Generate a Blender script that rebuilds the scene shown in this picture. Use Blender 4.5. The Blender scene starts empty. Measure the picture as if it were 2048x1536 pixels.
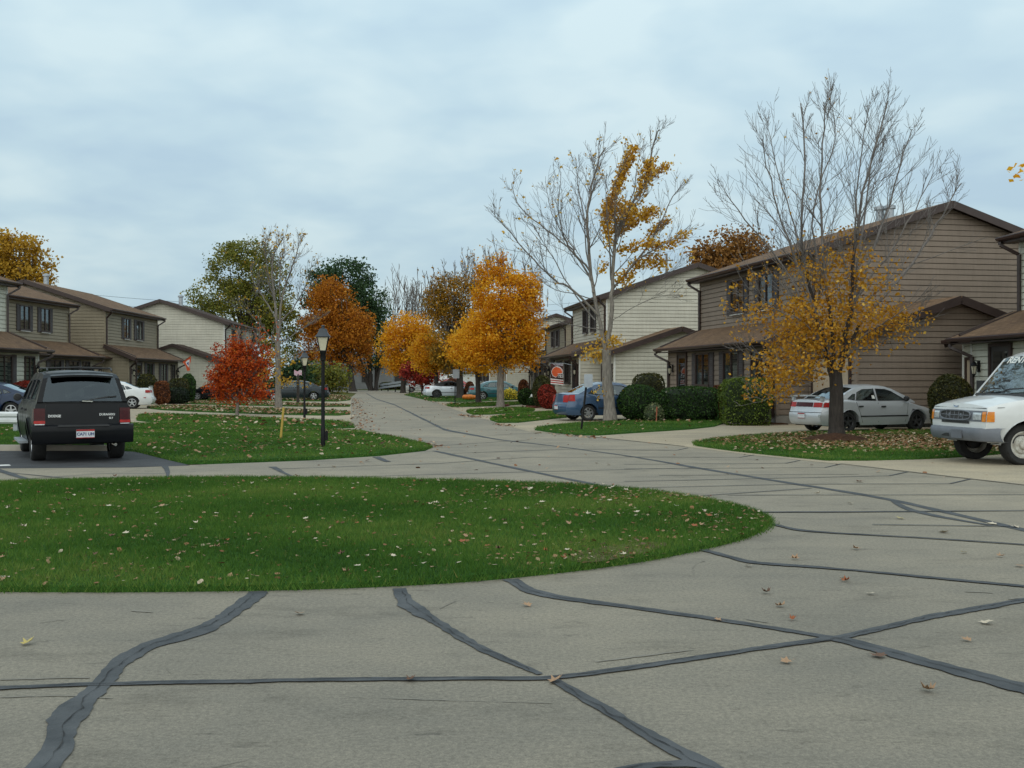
import bpy, bmesh, math, random
import numpy as np
from mathutils import Vector, Matrix
from mathutils.geometry import tessellate_polygon

scene = bpy.context.scene
COL = scene.collection
R = math.radians

# ------------------------------------------------------------------ camera, world, sun, exposure
FPX, HOR, EYE = 2150.0, 756.0, 1.6          # focal length in photo pixels, horizon row, eye height
cam_d = bpy.data.cameras.new("camera")
cam = bpy.data.objects.new("camera", cam_d); COL.objects.link(cam)
cam.location = (0, 0, EYE); cam.rotation_euler = (R(90), 0, 0)
cam_d.sensor_width = 36.0; cam_d.lens = 36.0 * FPX / 2048.0
cam_d.shift_y = -(768.0 - HOR) / 2048.0
cam_d.clip_start = 0.1; cam_d.clip_end = 3000
scene.camera = cam

SUN_EL, SUN_AZ = R(35), R(-168)              # azimuth from +Y, positive to +X
wd = bpy.data.worlds.new("World"); scene.world = wd; wd.use_nodes = True
nt = wd.node_tree; nt.nodes.clear()
wout = nt.nodes.new("ShaderNodeOutputWorld"); bg = nt.nodes.new("ShaderNodeBackground")
sky = nt.nodes.new("ShaderNodeTexSky"); sky.sky_type = 'NISHITA'; sky.sun_disc = False
sky.sun_elevation = SUN_EL; sky.sun_rotation = SUN_AZ; sky.air_density = 1.0; sky.dust_density = 1.5
tcw = nt.nodes.new("ShaderNodeTexCoord"); sepw = nt.nodes.new("ShaderNodeSeparateXYZ")
nt.links.new(tcw.outputs["Generated"], sepw.inputs[0])
mx = nt.nodes.new("ShaderNodeMath"); mx.operation = 'MAXIMUM'; mx.inputs[1].default_value = 0.0
nt.links.new(sepw.outputs["Z"], mx.inputs[0])
ad = nt.nodes.new("ShaderNodeMath"); ad.operation = 'ADD'; ad.inputs[1].default_value = 0.24
nt.links.new(mx.outputs[0], ad.inputs[0])
dvx = nt.nodes.new("ShaderNodeMath"); dvx.operation = 'DIVIDE'; nt.links.new(sepw.outputs["X"], dvx.inputs[0]); nt.links.new(ad.outputs[0], dvx.inputs[1])
dvy = nt.nodes.new("ShaderNodeMath"); dvy.operation = 'DIVIDE'; nt.links.new(sepw.outputs["Y"], dvy.inputs[0]); nt.links.new(ad.outputs[0], dvy.inputs[1])
cmb = nt.nodes.new("ShaderNodeCombineXYZ"); nt.links.new(dvx.outputs[0], cmb.inputs[0]); nt.links.new(dvy.outputs[0], cmb.inputs[1])
def wnoise(scale, detail, rough, off):
    mp = nt.nodes.new("ShaderNodeMapping"); mp.inputs["Location"].default_value = off
    mp.inputs["Rotation"].default_value = (0, 0, R(14)); mp.inputs["Scale"].default_value = (0.85, 0.9, 1)
    nt.links.new(cmb.outputs[0], mp.inputs[0])
    n = nt.nodes.new("ShaderNodeTexNoise"); n.inputs["Scale"].default_value = scale
    n.inputs["Detail"].default_value = detail; n.inputs["Roughness"].default_value = rough
    n.inputs["Distortion"].default_value = 0.25
    nt.links.new(mp.outputs[0], n.inputs["Vector"]); return n
n1 = wnoise(3.0, 3.0, 0.45, (3.1, 1.7, 0.4)); n2 = wnoise(7.5, 3.0, 0.5, (7.3, 2.2, 1.9))
mixn = nt.nodes.new("ShaderNodeMath"); mixn.operation = 'MULTIPLY_ADD'; mixn.inputs[1].default_value = 0.35
nt.links.new(n2.outputs["Fac"], mixn.inputs[0]); nt.links.new(n1.outputs["Fac"], mixn.inputs[2])
rmp = nt.nodes.new("ShaderNodeValToRGB"); cr = rmp.color_ramp
K = 0.85
def ck(c): return (c[0] * K, c[1] * K, c[2] * K, 1)
cr.elements[0].position = 0.50; cr.elements[0].color = ck((0.475, 0.635, 0.745))
cr.elements[1].position = 0.84; cr.elements[1].color = ck((0.64, 0.79, 0.835))
e = cr.elements.new(0.66); e.color = ck((0.54, 0.705, 0.785))
nt.links.new(mixn.outputs[0], rmp.inputs[0])
sc_ = nt.nodes.new("ShaderNodeVectorMath"); sc_.operation = 'SCALE'; sc_.inputs["Scale"].default_value = 10.0
gz = nt.nodes.new("ShaderNodeMapRange"); gz.inputs["From Min"].default_value = 0.0; gz.inputs["From Max"].default_value = 0.34; gz.inputs["To Min"].default_value = 8.0; gz.inputs["To Max"].default_value = 10.4
nt.links.new(sepw.outputs["Z"], gz.inputs["Value"]); nt.links.new(gz.outputs[0], sc_.inputs["Scale"])
nt.links.new(rmp.outputs[0], sc_.inputs[0])
mxw = nt.nodes.new("ShaderNodeMix"); mxw.data_type = 'RGBA'; mxw.inputs[0].default_value = 0.93
nt.links.new(sky.outputs[0], mxw.inputs[6]); nt.links.new(sc_.outputs[0], mxw.inputs[7])
nt.links.new(mxw.outputs[2], bg.inputs[0]); bg.inputs[1].default_value = 0.1
nt.links.new(bg.outputs[0], wout.inputs[0])

sd = bpy.data.lights.new("sun", 'SUN'); sun = bpy.data.objects.new("sun", sd); COL.objects.link(sun)
sd.energy = 1.5; sd.angle = R(125); sd.color = (1.0, 0.92, 0.78)
sdir = Vector((math.sin(SUN_AZ) * math.cos(SUN_EL), math.cos(SUN_AZ) * math.cos(SUN_EL), math.sin(SUN_EL)))
sun.rotation_euler = sdir.to_track_quat('Z', 'Y').to_euler(); sun.location = sdir * 50
scene.view_settings.view_transform = 'Standard'; scene.view_settings.look = 'None'
scene.view_settings.exposure = 0.35; scene.view_settings.gamma = 1.0
scene.cycles.max_bounces = 6; scene.cycles.diffuse_bounces = 3; scene.cycles.glossy_bounces = 3
scene.cycles.transparent_max_bounces = 12

# ------------------------------------------------------------------ helpers
def G(px, py, z=0.0):                       # photo pixel on the ground -> point
    Y = FPX * EYE / (py - HOR); return Vector(((px - 1024.0) * Y / FPX, Y, z))
def at(px, py, Y):                          # photo pixel at depth Y -> point
    return Vector(((px - 1024.0) * Y / FPX, Y, EYE - (py - HOR) * Y / FPX))
def tag(o, label=None, cat=None, group=None, kind=None):
    if label: o["label"] = label
    if cat: o["category"] = cat
    if group: o["group"] = group
    if kind: o["kind"] = kind
    return o
def empty(name, loc=(0, 0, 0), rz=0.0, label=None, cat=None, group=None):
    o = bpy.data.objects.new(name, None); COL.objects.link(o); o.empty_display_size = 0.2
    o.location = loc; o.rotation_euler = (0, 0, rz); return tag(o, label, cat, group)
def kids(o): return [c for c in bpy.data.objects if c.parent == o]
def copy_tree(o, parent=None):
    c = o.copy(); COL.objects.link(c)
    if parent is not None: c.parent = parent
    for ch in kids(o): copy_tree(ch, c)
    return c
def link_mesh(name, me, mats, parent=None, smooth=False):
    o = bpy.data.objects.new(name, me); COL.objects.link(o)
    for m in (mats if isinstance(mats, (list, tuple)) else [mats]): me.materials.append(m)
    if parent is not None: o.parent = parent
    if smooth: me.polygons.foreach_set("use_smooth", np.ones(len(me.polygons), dtype=bool))
    return o
class MB:
    def __init__(s): s.v = []; s.f = []; s.m = []; s.cm = 0
    def add(s, vs, fs):
        n = len(s.v); s.v.extend([tuple(p) for p in vs]); s.f.extend([tuple(i + n for i in f) for f in fs]); s.m.extend([s.cm] * len(fs)); return s
    def quad(s, a, b, c, d): return s.add([a, b, c, d], [(0, 1, 2, 3)])
    def box(s, lo, hi):
        x0, y0, z0 = lo; x1, y1, z1 = hi
        return s.add([(x0, y0, z0), (x1, y0, z0), (x1, y1, z0), (x0, y1, z0), (x0, y0, z1), (x1, y0, z1), (x1, y1, z1), (x0, y1, z1)],
                     [(3, 2, 1, 0), (4, 5, 6, 7), (0, 1, 5, 4), (1, 2, 6, 5), (2, 3, 7, 6), (3, 0, 4, 7)])
    def hexa(s, b, t):                       # bottom 4, top 4
        return s.add(list(b) + list(t), [(3, 2, 1, 0), (4, 5, 6, 7), (0, 1, 5, 4), (1, 2, 6, 5), (2, 3, 7, 6), (3, 0, 4, 7)])
    def beam(s, p, q, w, h, up=(0, 0, 1)):
        p, q = Vector(p), Vector(q); d = (q - p).normalized(); u = Vector(up); sx = d.cross(u)
        if sx.length < 1e-4: sx = d.cross(Vector((1, 0, 0)))
        sx.normalize(); uu = sx.cross(d); a = sx * w / 2; b = uu * h / 2
        return s.hexa([p - a - b, p + a - b, p + a + b, p - a + b], [q - a - b, q + a - b, q + a + b, q - a + b])
    def slab(s, pts, th):                    # convex polygon of top points, thickness down
        n = len(pts); t = [Vector(p) for p in pts]; b = [p - Vector((0, 0, th)) for p in t]
        return s.add(t + b, [tuple(range(n)), tuple(range(2 * n - 1, n - 1, -1))] + [(i, i + n, (i + 1) % n + n, (i + 1) % n) for i in range(n)])
    def tube(s, pts, rad, sides=6, cap=True):
        pts = [Vector(p) for p in pts]; n = len(pts)
        rad = rad if isinstance(rad, (list, tuple, np.ndarray)) else [rad] * n
        d0 = (pts[1] - pts[0]).normalized(); ref = Vector((1, 0, 0)) if abs(d0.x) < 0.8 else Vector((0, 1, 0))
        vs = []
        for i in range(n):
            d = (pts[min(i + 1, n - 1)] - pts[max(i - 1, 0)]); d = d.normalized() if d.length > 1e-6 else d0
            a = d.cross(ref); a = a.normalized() if a.length > 1e-5 else Vector((0, 0, 1)); b = d.cross(a); ref = -b.cross(d) if False else ref
            for k in range(sides):
                t = 2 * math.pi * k / sides; vs.append(pts[i] + (a * math.cos(t) + b * math.sin(t)) * rad[i])
        fs = [(i * sides + k, i * sides + (k + 1) % sides, (i + 1) * sides + (k + 1) % sides, (i + 1) * sides + k) for i in range(n - 1) for k in range(sides)]
        if cap: fs += [tuple(range(sides - 1, -1, -1)), tuple((n - 1) * sides + k for k in range(sides))]
        return s.add(vs, fs)
    def lathe(s, prof, sides=20, axis='z', c=(0, 0, 0), close=False):
        c = Vector(c); vs = []; n = len(prof)
        for r, h in prof:
            for k in range(sides):
                t = 2 * math.pi * k / sides; x, y = r * math.cos(t), r * math.sin(t)
                vs.append(c + (Vector((x, y, h)) if axis == 'z' else Vector((x, h, y)) if axis == 'y' else Vector((h, x, y))))
        m = n if close else n - 1
        return s.add(vs, [(i * sides + k, i * sides + (k + 1) % sides, ((i + 1) % n) * sides + (k + 1) % sides, ((i + 1) % n) * sides + k) for i in range(m) for k in range(sides)])
    def grid(s, P):                          # P[i][j] points
        n, m = len(P), len(P[0])
        return s.add([p for r in P for p in r], [(i * m + j, i * m + j + 1, (i + 1) * m + j + 1, (i + 1) * m + j) for i in range(n - 1) for j in range(m - 1)])
    def poly(s, outer, holes, fn):           # 2-D polygon with holes mapped by fn(a,b) -> 3-D
        loops = [[Vector((a, b, 0)) for a, b in L] for L in [outer] + list(holes)]
        tris = tessellate_polygon(loops); fl = [p for L in loops for p in L]
        return s.add([fn(p.x, p.y) for p in fl], [tuple(t) for t in tris])
    def build(s, name, mats, parent=None, smooth=False):
        me = bpy.data.meshes.new(name); me.from_pydata([tuple(p) for p in s.v], [], s.f)
        if isinstance(mats, (list, tuple)) and len(mats) > 1: me.polygons.foreach_set("material_index", np.array(s.m, dtype=np.int32))
        o = link_mesh(name, me, mats, parent, smooth)
        if smooth:
            try: me.set_sharp_from_angle(angle=R(38))
            except Exception: pass
        return o
def npmesh(name, V, k, mat, parent=None, rnd=None):   # V: (n*k,3) uniform polygons
    V = np.ascontiguousarray(V, dtype=np.float32); n = len(V) // k
    me = bpy.data.meshes.new(name); me.vertices.add(len(V)); me.vertices.foreach_set("co", V.ravel())
    me.loops.add(len(V)); me.loops.foreach_set("vertex_index", np.arange(len(V), dtype=np.int32))
    me.polygons.add(n); me.polygons.foreach_set("loop_start", np.arange(0, len(V), k, dtype=np.int32))
    if rnd is not None:
        a = me.attributes.new("rnd", 'FLOAT', 'POINT'); a.data.foreach_set("value", np.repeat(rnd.astype(np.float32), k))
    me.update(calc_edges=True)
    return link_mesh(name, me, mat, parent)
def inpoly(x, y, poly):
    ins = np.zeros(len(x), bool); n = len(poly)
    for i in range(n):
        x0, y0 = poly[i][0], poly[i][1]; x1, y1 = poly[(i + 1) % n][0], poly[(i + 1) % n][1]
        if y0 == y1: continue
        c = ((y0 > y) != (y1 > y)) & (x < (x1 - x0) * (y - y0) / (y1 - y0) + x0); ins ^= c
    return ins
def smoothpoly(pts, it=2):                   # Chaikin rounding of a closed polygon
    for _ in range(it):
        q = []
        for i in range(len(pts)):
            a, b = Vector(pts[i]), Vector(pts[(i + 1) % len(pts)]); q += [a * .75 + b * .25, a * .25 + b * .75]
        pts = q
    return pts

# ------------------------------------------------------------------ materials
def newmat(name):
    m = bpy.data.materials.new(name); m.use_nodes = True; t = m.node_tree; return m, t, t.nodes["Principled BSDF"]
def N(t, kind, **kw):
    n = t.nodes.new(kind)
    for k, v in kw.items(): setattr(n, k, v)
    return n
def noise(t, scale, detail=4, rough=.55, vec=None, dist=0.0, space="Object", stretch=None):
    n = N(t, "ShaderNodeTexNoise"); n.inputs["Scale"].default_value = scale; n.inputs["Detail"].default_value = detail
    n.inputs["Roughness"].default_value = rough; n.inputs["Distortion"].default_value = dist
    if vec is None:
        tc = N(t, "ShaderNodeTexCoord"); vec = tc.outputs[space]
    if stretch:
        mp = N(t, "ShaderNodeMapping"); mp.inputs["Scale"].default_value = stretch; t.links.new(vec, mp.inputs[0]); vec = mp.outputs[0]
    t.links.new(vec, n.inputs["Vector"]); return n
def ramp(t, src, stops):
    r = N(t, "ShaderNodeValToRGB"); el = r.color_ramp.elements
    while len(el) < len(stops): el.new(0.5)
    for q, (p, c) in zip(el, stops): q.position = p; q.color = (*c, 1) if len(c) == 3 else c
    t.links.new(src, r.inputs[0]); return r
def mixc(t, f, a, b, mode='MIX'):
    m = N(t, "ShaderNodeMix", data_type='RGBA', blend_type=mode)
    for s, v in ((0, f), (6, a), (7, b)):
        if hasattr(v, 'links') or hasattr(v, 'is_linked'): t.links.new(v, m.inputs[s])
        elif s == 0: m.inputs[0].default_value = v
        else: m.inputs[s].default_value = (*v, 1)
    return m.outputs[2]
def pm(name, c1, c2=None, scale=3.0, rough=.7, bump=0.0, bscale=None, metal=0.0, coat=0.0, spec=None, lo=.35, hi=.65, space="Object", stretch=None):
    m, t, b = newmat(name); c2 = c2 or tuple(x * .8 for x in c1)
    n = noise(t, scale, 5, .6, space=space, stretch=stretch); r = ramp(t, n.outputs["Fac"], [(lo, c1), (hi, c2)])
    t.links.new(r.outputs[0], b.inputs["Base Color"]); b.inputs["Roughness"].default_value = rough; b.inputs["Metallic"].default_value = metal
    b.inputs["Coat Weight"].default_value = coat; b.inputs["Coat Roughness"].default_value = .05
    if spec is not None: b.inputs["Specular IOR Level"].default_value = spec
    if bump:
        n2 = noise(t, bscale or scale * 6, 4, .6, space=space); bm = N(t, "ShaderNodeBump"); bm.inputs["Strength"].default_value = bump; bm.inputs["Distance"].default_value = .02
        t.links.new(n2.outputs["Fac"], bm.inputs["Height"]); t.links.new(bm.outputs[0], b.inputs["Normal"])
    return m
def leafmat(name, stops, transl=.35, rough=.6):
    m, t, b = newmat(name); a = N(t, "ShaderNodeAttribute", attribute_name="rnd"); r = ramp(t, a.outputs["Fac"], stops)
    t.links.new(r.outputs[0], b.inputs["Base Color"]); b.inputs["Roughness"].default_value = rough; b.inputs["Specular IOR Level"].default_value = .2
    if transl:
        tr = N(t, "ShaderNodeBsdfTranslucent"); t.links.new(r.outputs[0], tr.inputs[0]); mx = N(t, "ShaderNodeMixShader"); mx.inputs[0].default_value = transl
        t.links.new(b.outputs[0], mx.inputs[1]); t.links.new(tr.outputs[0], mx.inputs[2]); t.links.new(mx.outputs[0], t.nodes["Material Output"].inputs[0])
    return m
def glassmat(name, tint=.3, gl=(.9, .95, 1), base=.06):
    m = bpy.data.materials.new(name); m.use_nodes = True; t = m.node_tree; t.nodes.remove(t.nodes["Principled BSDF"])
    tr = N(t, "ShaderNodeBsdfTransparent"); tr.inputs[0].default_value = (tint * .92, tint, tint * .98, 1)
    g = N(t, "ShaderNodeBsdfGlossy"); g.inputs["Roughness"].default_value = .03; g.inputs[0].default_value = (*gl, 1)
    lw = N(t, "ShaderNodeLayerWeight"); lw.inputs[0].default_value = .5
    p = N(t, "ShaderNodeMath", operation='POWER'); p.inputs[1].default_value = 2.2; t.links.new(lw.outputs["Facing"], p.inputs[0])
    q = N(t, "ShaderNodeMath", operation='MULTIPLY_ADD'); q.inputs[1].default_value = .75; q.inputs[2].default_value = base; t.links.new(p.outputs[0], q.inputs[0])
    nn = noise(t, 3.0, 2); bm = N(t, "ShaderNodeBump"); bm.inputs["Strength"].default_value = .04; t.links.new(nn.outputs[0], bm.inputs["Height"]); t.links.new(bm.outputs[0], g.inputs["Normal"])
    mx = N(t, "ShaderNodeMixShader"); t.links.new(q.outputs[0], mx.inputs[0]); t.links.new(tr.outputs[0], mx.inputs[1]); t.links.new(g.outputs[0], mx.inputs[2])
    t.links.new(mx.outputs[0], t.nodes["Material Output"].inputs[0]); return m
def sidingmat(name, c):
    m, t, b = newmat(name); tc = N(t, "ShaderNodeTexCoord")
    n = noise(t, .9, 5, .6, tc.outputs["Object"]); n2 = noise(t, 1.0, 3, .5, tc.outputs["Object"], stretch=(.6, .6, 5))
    n3 = noise(t, 3.0, 3, .6, tc.outputs["Object"], stretch=(3, 3, .3))
    k = ramp(t, n.outputs["Fac"], [(.3, tuple(x * .90 for x in c)), (.7, tuple(x * 1.06 for x in c))])
    k2 = ramp(t, n2.outputs["Fac"], [(.3, (.88, .88, .88)), (.7, (1, 1, 1))]); o = mixc(t, 1.0, k.outputs[0], k2.outputs[0], 'MULTIPLY')
    k3 = ramp(t, n3.outputs["Fac"], [(.3, (.90, .89, .87)), (.6, (1, 1, 1))]); o = mixc(t, 1.0, o, k3.outputs[0], 'MULTIPLY')
    t.links.new(o, b.inputs["Base Color"]); b.inputs["Roughness"].default_value = .6; b.inputs["Specular IOR Level"].default_value = .3; return m
def roofmat(name, c):
    m, t, b = newmat(name); tc = N(t, "ShaderNodeTexCoord")
    br = N(t, "ShaderNodeTexBrick"); br.inputs["Scale"].default_value = 1.0; br.inputs["Mortar Size"].default_value = .012
    br.inputs["Brick Width"].default_value = .32; br.inputs["Row Height"].default_value = .14
    mp = N(t, "ShaderNodeMapping"); mp.inputs["Rotation"].default_value = (0, 0, R(90)); t.links.new(tc.outputs["Object"], mp.inputs[0]); t.links.new(mp.outputs[0], br.inputs["Vector"])
    br.inputs["Color1"].default_value = (*[x * 1.15 for x in c], 1); br.inputs["Color2"].default_value = (*[x * .8 for x in c], 1); br.inputs["Mortar"].default_value = (*[x * .55 for x in c], 1)
    n = noise(t, .7, 5, .6, tc.outputs["Object"]); k = ramp(t, n.outputs["Fac"], [(.3, (.8, .8, .82)), (.7, (1.1, 1.08, 1.0))])
    n2 = noise(t, 40, 2, .6, tc.outputs["Object"]); k2 = ramp(t, n2.outputs["Fac"], [(.3, (.75, .75, .75)), (.7, (1.2, 1.2, 1.2))])
    o = mixc(t, 1.0, br.outputs["Color"], k.outputs[0], 'MULTIPLY'); o = mixc(t, 1.0, o, k2.outputs[0], 'MULTIPLY')
    t.links.new(o, b.inputs["Base Color"]); b.inputs["Roughness"].default_value = .9; b.inputs["Specular IOR Level"].default_value = .15
    bm = N(t, "ShaderNodeBump"); bm.inputs["Strength"].default_value = .5; bm.inputs["Distance"].default_value = .02; t.links.new(br.outputs["Fac"], bm.inputs["Height"]); bm.invert = True
    t.links.new(bm.outputs[0], b.inputs["Normal"]); return m
def concretemat(name, c, stain=1.0):
    m, t, b = newmat(name); tc = N(t, "ShaderNodeTexCoord"); P = tc.outputs["Object"]
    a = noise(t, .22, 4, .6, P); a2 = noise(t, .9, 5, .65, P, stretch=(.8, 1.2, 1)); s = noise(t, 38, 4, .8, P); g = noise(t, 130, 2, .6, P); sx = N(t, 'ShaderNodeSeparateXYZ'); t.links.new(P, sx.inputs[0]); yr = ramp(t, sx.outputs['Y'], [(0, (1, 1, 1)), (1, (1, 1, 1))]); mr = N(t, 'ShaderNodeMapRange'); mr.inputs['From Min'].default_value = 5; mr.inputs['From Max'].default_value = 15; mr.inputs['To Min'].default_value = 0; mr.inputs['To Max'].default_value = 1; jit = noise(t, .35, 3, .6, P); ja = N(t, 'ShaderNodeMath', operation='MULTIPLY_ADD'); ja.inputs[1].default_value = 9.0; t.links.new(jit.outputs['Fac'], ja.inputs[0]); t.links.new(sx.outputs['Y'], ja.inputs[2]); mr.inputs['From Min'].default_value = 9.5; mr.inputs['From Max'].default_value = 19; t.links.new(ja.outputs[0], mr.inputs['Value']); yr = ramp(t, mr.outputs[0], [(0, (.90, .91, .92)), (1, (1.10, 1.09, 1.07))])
    st = noise(t, 1.3, 6, .75, P, dist=.3, stretch=(.7, 1.4, 1)); sc = noise(t, 5.0, 5, .8, P, stretch=(.4, 1.3, 1))
    o = ramp(t, a.outputs["Fac"], [(.32, tuple(x * .85 for x in c)), (.68, (c[0] * 1.12, c[1] * 1.09, c[2] * 1.04))]).outputs[0]
    o = mixc(t, 1.0, o, ramp(t, a2.outputs["Fac"], [(.32, (.85, .86, .87)), (.62, (1.05, 1.04, 1.02))]).outputs[0], 'MULTIPLY')
    o = mixc(t, 1.0, o, ramp(t, s.outputs["Fac"], [(.30, (.68, .68, .68)), (.5, (1, 1, 1)), (.70, (1.34, 1.33, 1.30))]).outputs[0], 'MULTIPLY')
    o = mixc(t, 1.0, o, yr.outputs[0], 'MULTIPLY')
    o = mixc(t, 1.0, o, ramp(t, g.outputs["Fac"], [(.3, (.80, .80, .80)), (.7, (1.2, 1.2, 1.2))]).outputs[0], 'MULTIPLY')
    o = mixc(t, 1.0, o, ramp(t, st.outputs["Fac"], [(.53, (1, 1, 1)), (.62, (1 - .14 * stain,) * 3), (.72, (1 - .32 * stain,) * 3)]).outputs[0], 'MULTIPLY')
    o = mixc(t, 1.0, o, ramp(t, sc.outputs["Fac"], [(.585, (1, 1, 1)), (.64, (1 - .16 * stain,) * 3), (.70, (1 - .42 * stain, 1 - .42 * stain, 1 - .40 * stain))]).outputs[0], 'MULTIPLY')
    t.links.new(o, b.inputs["Base Color"]); b.inputs["Roughness"].default_value = .9; b.inputs["Specular IOR Level"].default_value = .25 if max(c) > .02 else .14
    bm = N(t, "ShaderNodeBump"); bm.inputs["Strength"].default_value = .25; bm.inputs["Distance"].default_value = .006; t.links.new(s.outputs["Fac"], bm.inputs["Height"]); t.links.new(bm.outputs[0], b.inputs["Normal"])
    return m
def groundmat(name, c1, c2, c3, scale=.35):
    m, t, b = newmat(name); tc = N(t, "ShaderNodeTexCoord"); P = tc.outputs["Object"]
    a = noise(t, scale, 5, .6, P); f = noise(t, 14, 4, .7, P); k = ramp(t, a.outputs["Fac"], [(.3, c1), (.5, c2), (.75, c3)])
    o = mixc(t, 1.0, k.outputs[0], ramp(t, f.outputs["Fac"], [(.25, (.5, .5, .5)), (.75, (1.4, 1.4, 1.4))]).outputs[0], 'MULTIPLY')
    t.links.new(o, b.inputs["Base Color"]); b.inputs["Roughness"].default_value = .95; b.inputs["Specular IOR Level"].default_value = .1
    bm = N(t, "ShaderNodeBump"); bm.inputs["Strength"].default_value = .6; bm.inputs["Distance"].default_value = .05; t.links.new(f.outputs["Fac"], bm.inputs["Height"]); t.links.new(bm.outputs[0], b.inputs["Normal"])
    return m
M = {}
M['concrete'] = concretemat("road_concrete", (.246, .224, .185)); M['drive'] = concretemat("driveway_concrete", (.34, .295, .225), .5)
M['kerb'] = pm("kerb_concrete", (.45, .41, .34), (.33, .30, .26), 1.5, .9, .3)
M['asphalt'] = pm("asphalt", (.055, .057, .062), (.035, .036, .04), 2.0, .9, .4, 60)
M['tar'] = pm("tar_seal", (.058, .063, .068), (.098, .103, .108), 3.2, .85, .6, 26, spec=.25)
M['crack'] = pm("tar_crack", (.012, .012, .013), (.03, .03, .03), 4, .9)
M['scuff'] = pm("tyre_scuff", (.185, .168, .138), (.225, .205, .168), 9, .9)
M['paint'] = pm("road_paint", (.75, .75, .72), (.5, .5, .48), 6, .7)
M['lawn'] = groundmat("lawn_soil", (.022, .065, .012), (.03, .085, .014), (.045, .10, .02))
M['ground'] = groundmat("far_ground", (.05, .085, .02), (.09, .10, .03), (.15, .09, .03), .2)
M['mulch'] = groundmat("mulch", (.045, .022, .014), (.07, .035, .02), (.03, .018, .012), 3)
M['dirt'] = groundmat("bare_dirt", (.16, .12, .075), (.12, .09, .055), (.10, .10, .045), 3)
M['redmulch'] = groundmat("red_mulch", (.16, .045, .03), (.11, .035, .025), (.2, .07, .04), 3)
M['trim'] = pm("dark_brown_trim", (.035, .020, .017), (.05, .03, .025), 2, .5)
M['gutter'] = pm("brown_gutter", (.060, .030, .026), (.045, .023, .02), 2, .4, spec=.5)
M['spout'] = pm("downspout", (.030, .018, .016), (.05, .03, .026), 2, .4)
M['shutter'] = pm("shutter", (.055, .043, .042), (.042, .033, .032), 3, .6)
M['cream'] = sidingmat("cream_siding", (.60, .575, .485)); M['white'] = sidingmat("pale_siding", (.60, .60, .51))
M['tan'] = sidingmat("tan_siding", (.30, .255, .182)); M['taupe'] = sidingmat("taupe_siding", (.25, .197, .155)); M['greysiding'] = sidingmat("grey_siding", (.22, .225, .23))
M['roof'] = roofmat("brown_shingles", (.185, .115, .072)); M['roof_dark'] = roofmat("dark_shingles", (.075, .05, .042)); M['roof_grey'] = roofmat("grey_shingles", (.14, .16, .19))
M['garage'] = pm("garage_door_paint", (.45, .36, .26), (.40, .32, .23), 1, .6)
M['whitepaint'] = pm("white_paint", (.72, .72, .68), (.62, .62, .58), 2, .55)
M['found'] = pm("foundation", (.30, .28, .25), (.22, .21, .19), 2, .9, .3)
M['door'] = pm("dark_door", (.045, .040, .038), (.03, .028, .027), 2, .45)
M['curtain'] = pm("curtain", (.20, .21, .21), (.14, .15, .15), 6, .9, stretch=(3, 3, .3))
M['inside'] = pm("room_dark", (.012, .013, .014), (.02, .02, .021), 2, .9)
M['pane'] = glassmat("window_glass", .45, (.55, .62, .66), .05)
M['galv'] = pm("galvanised", (.42, .45, .48), (.32, .35, .38), 4, .45, metal=.5)
M['bark'] = pm("bark_grey", (.27, .24, .205), (.13, .115, .10), 5, .9, .6, 30, space="Object", stretch=(4, 4, .8))
M['bark_dark'] = pm("bark_dark", (.026, .021, .018), (.055, .045, .038), 5, .9, .7, 30, stretch=(4, 4, .8))
M['twig'] = pm("twig", (.20, .18, .168), (.12, .108, .10), 3, .85)
M['black'] = pm("black_metal", (.006, .006, .007), (.011, .011, .012), 6, .5, spec=.2)
M['lampcap'] = pm("lamp_cap", (.028, .04, .052), (.02, .028, .036), 6, .35)
M['lampglass'] = pm("frosted_glass", (.62, .58, .44), (.55, .50, .38), 6, .35)
M['rubber'] = pm("tyre_rubber", (.013, .013, .013), (.02, .02, .02), 12, .85)
M['alloy'] = pm("alloy_rim", (.52, .54, .56), (.42, .43, .45), 8, .3, metal=.8)
M['steelrim'] = pm("white_steel_rim", (.55, .55, .50), (.36, .33, .28), 9, .5)
M['blackrim'] = pm("dark_alloy", (.06, .06, .065), (.10, .10, .105), 8, .35, metal=.6)
M['plastic'] = pm("black_plastic", (.018, .018, .019), (.026, .026, .027), 6, .6)
M['bumpergrey'] = pm("grey_bumper", (.15, .165, .19), (.12, .13, .15), 4, .5)
M['redlens'] = pm("red_lens", (.42, .018, .014), (.28, .010, .010), 12, .25, coat=.12, spec=.25)
M['darkred'] = pm("dark_red_lens", (.06, .006, .008), (.04, .004, .005), 12, .25, coat=.1, spec=.2)
M['amber'] = pm("amber_lens", (.75, .26, .02), (.6, .18, .015), 12, .12, coat=1.0)
M['clearlens'] = pm("clear_lens", (.62, .66, .68), (.42, .45, .46), 20, .08, coat=1.0, metal=.3)
M['chrome'] = pm("chrome", (.7, .72, .74), (.6, .62, .63), 5, .12, metal=1.0)
M['carglass'] = glassmat("car_glass", .42, (.8, .92, .98), .08); M['tintglass'] = glassmat("tinted_glass", .16, (.55, .66, .75), .08)
M['interior'] = pm("car_interior", (.05, .05, .052), (.03, .03, .03), 5, .9)
M['plate'] = pm("number_plate", (.62, .64, .66), (.5, .52, .55), 12, .5); M['bluetxt'] = pm("plate_text", (.05, .08, .2), (.04, .06, .15), 5, .6)
M['badge'] = pm("silver_badge", (.75, .76, .78), (.65, .66, .68), 5, .25, metal=.8)
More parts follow.
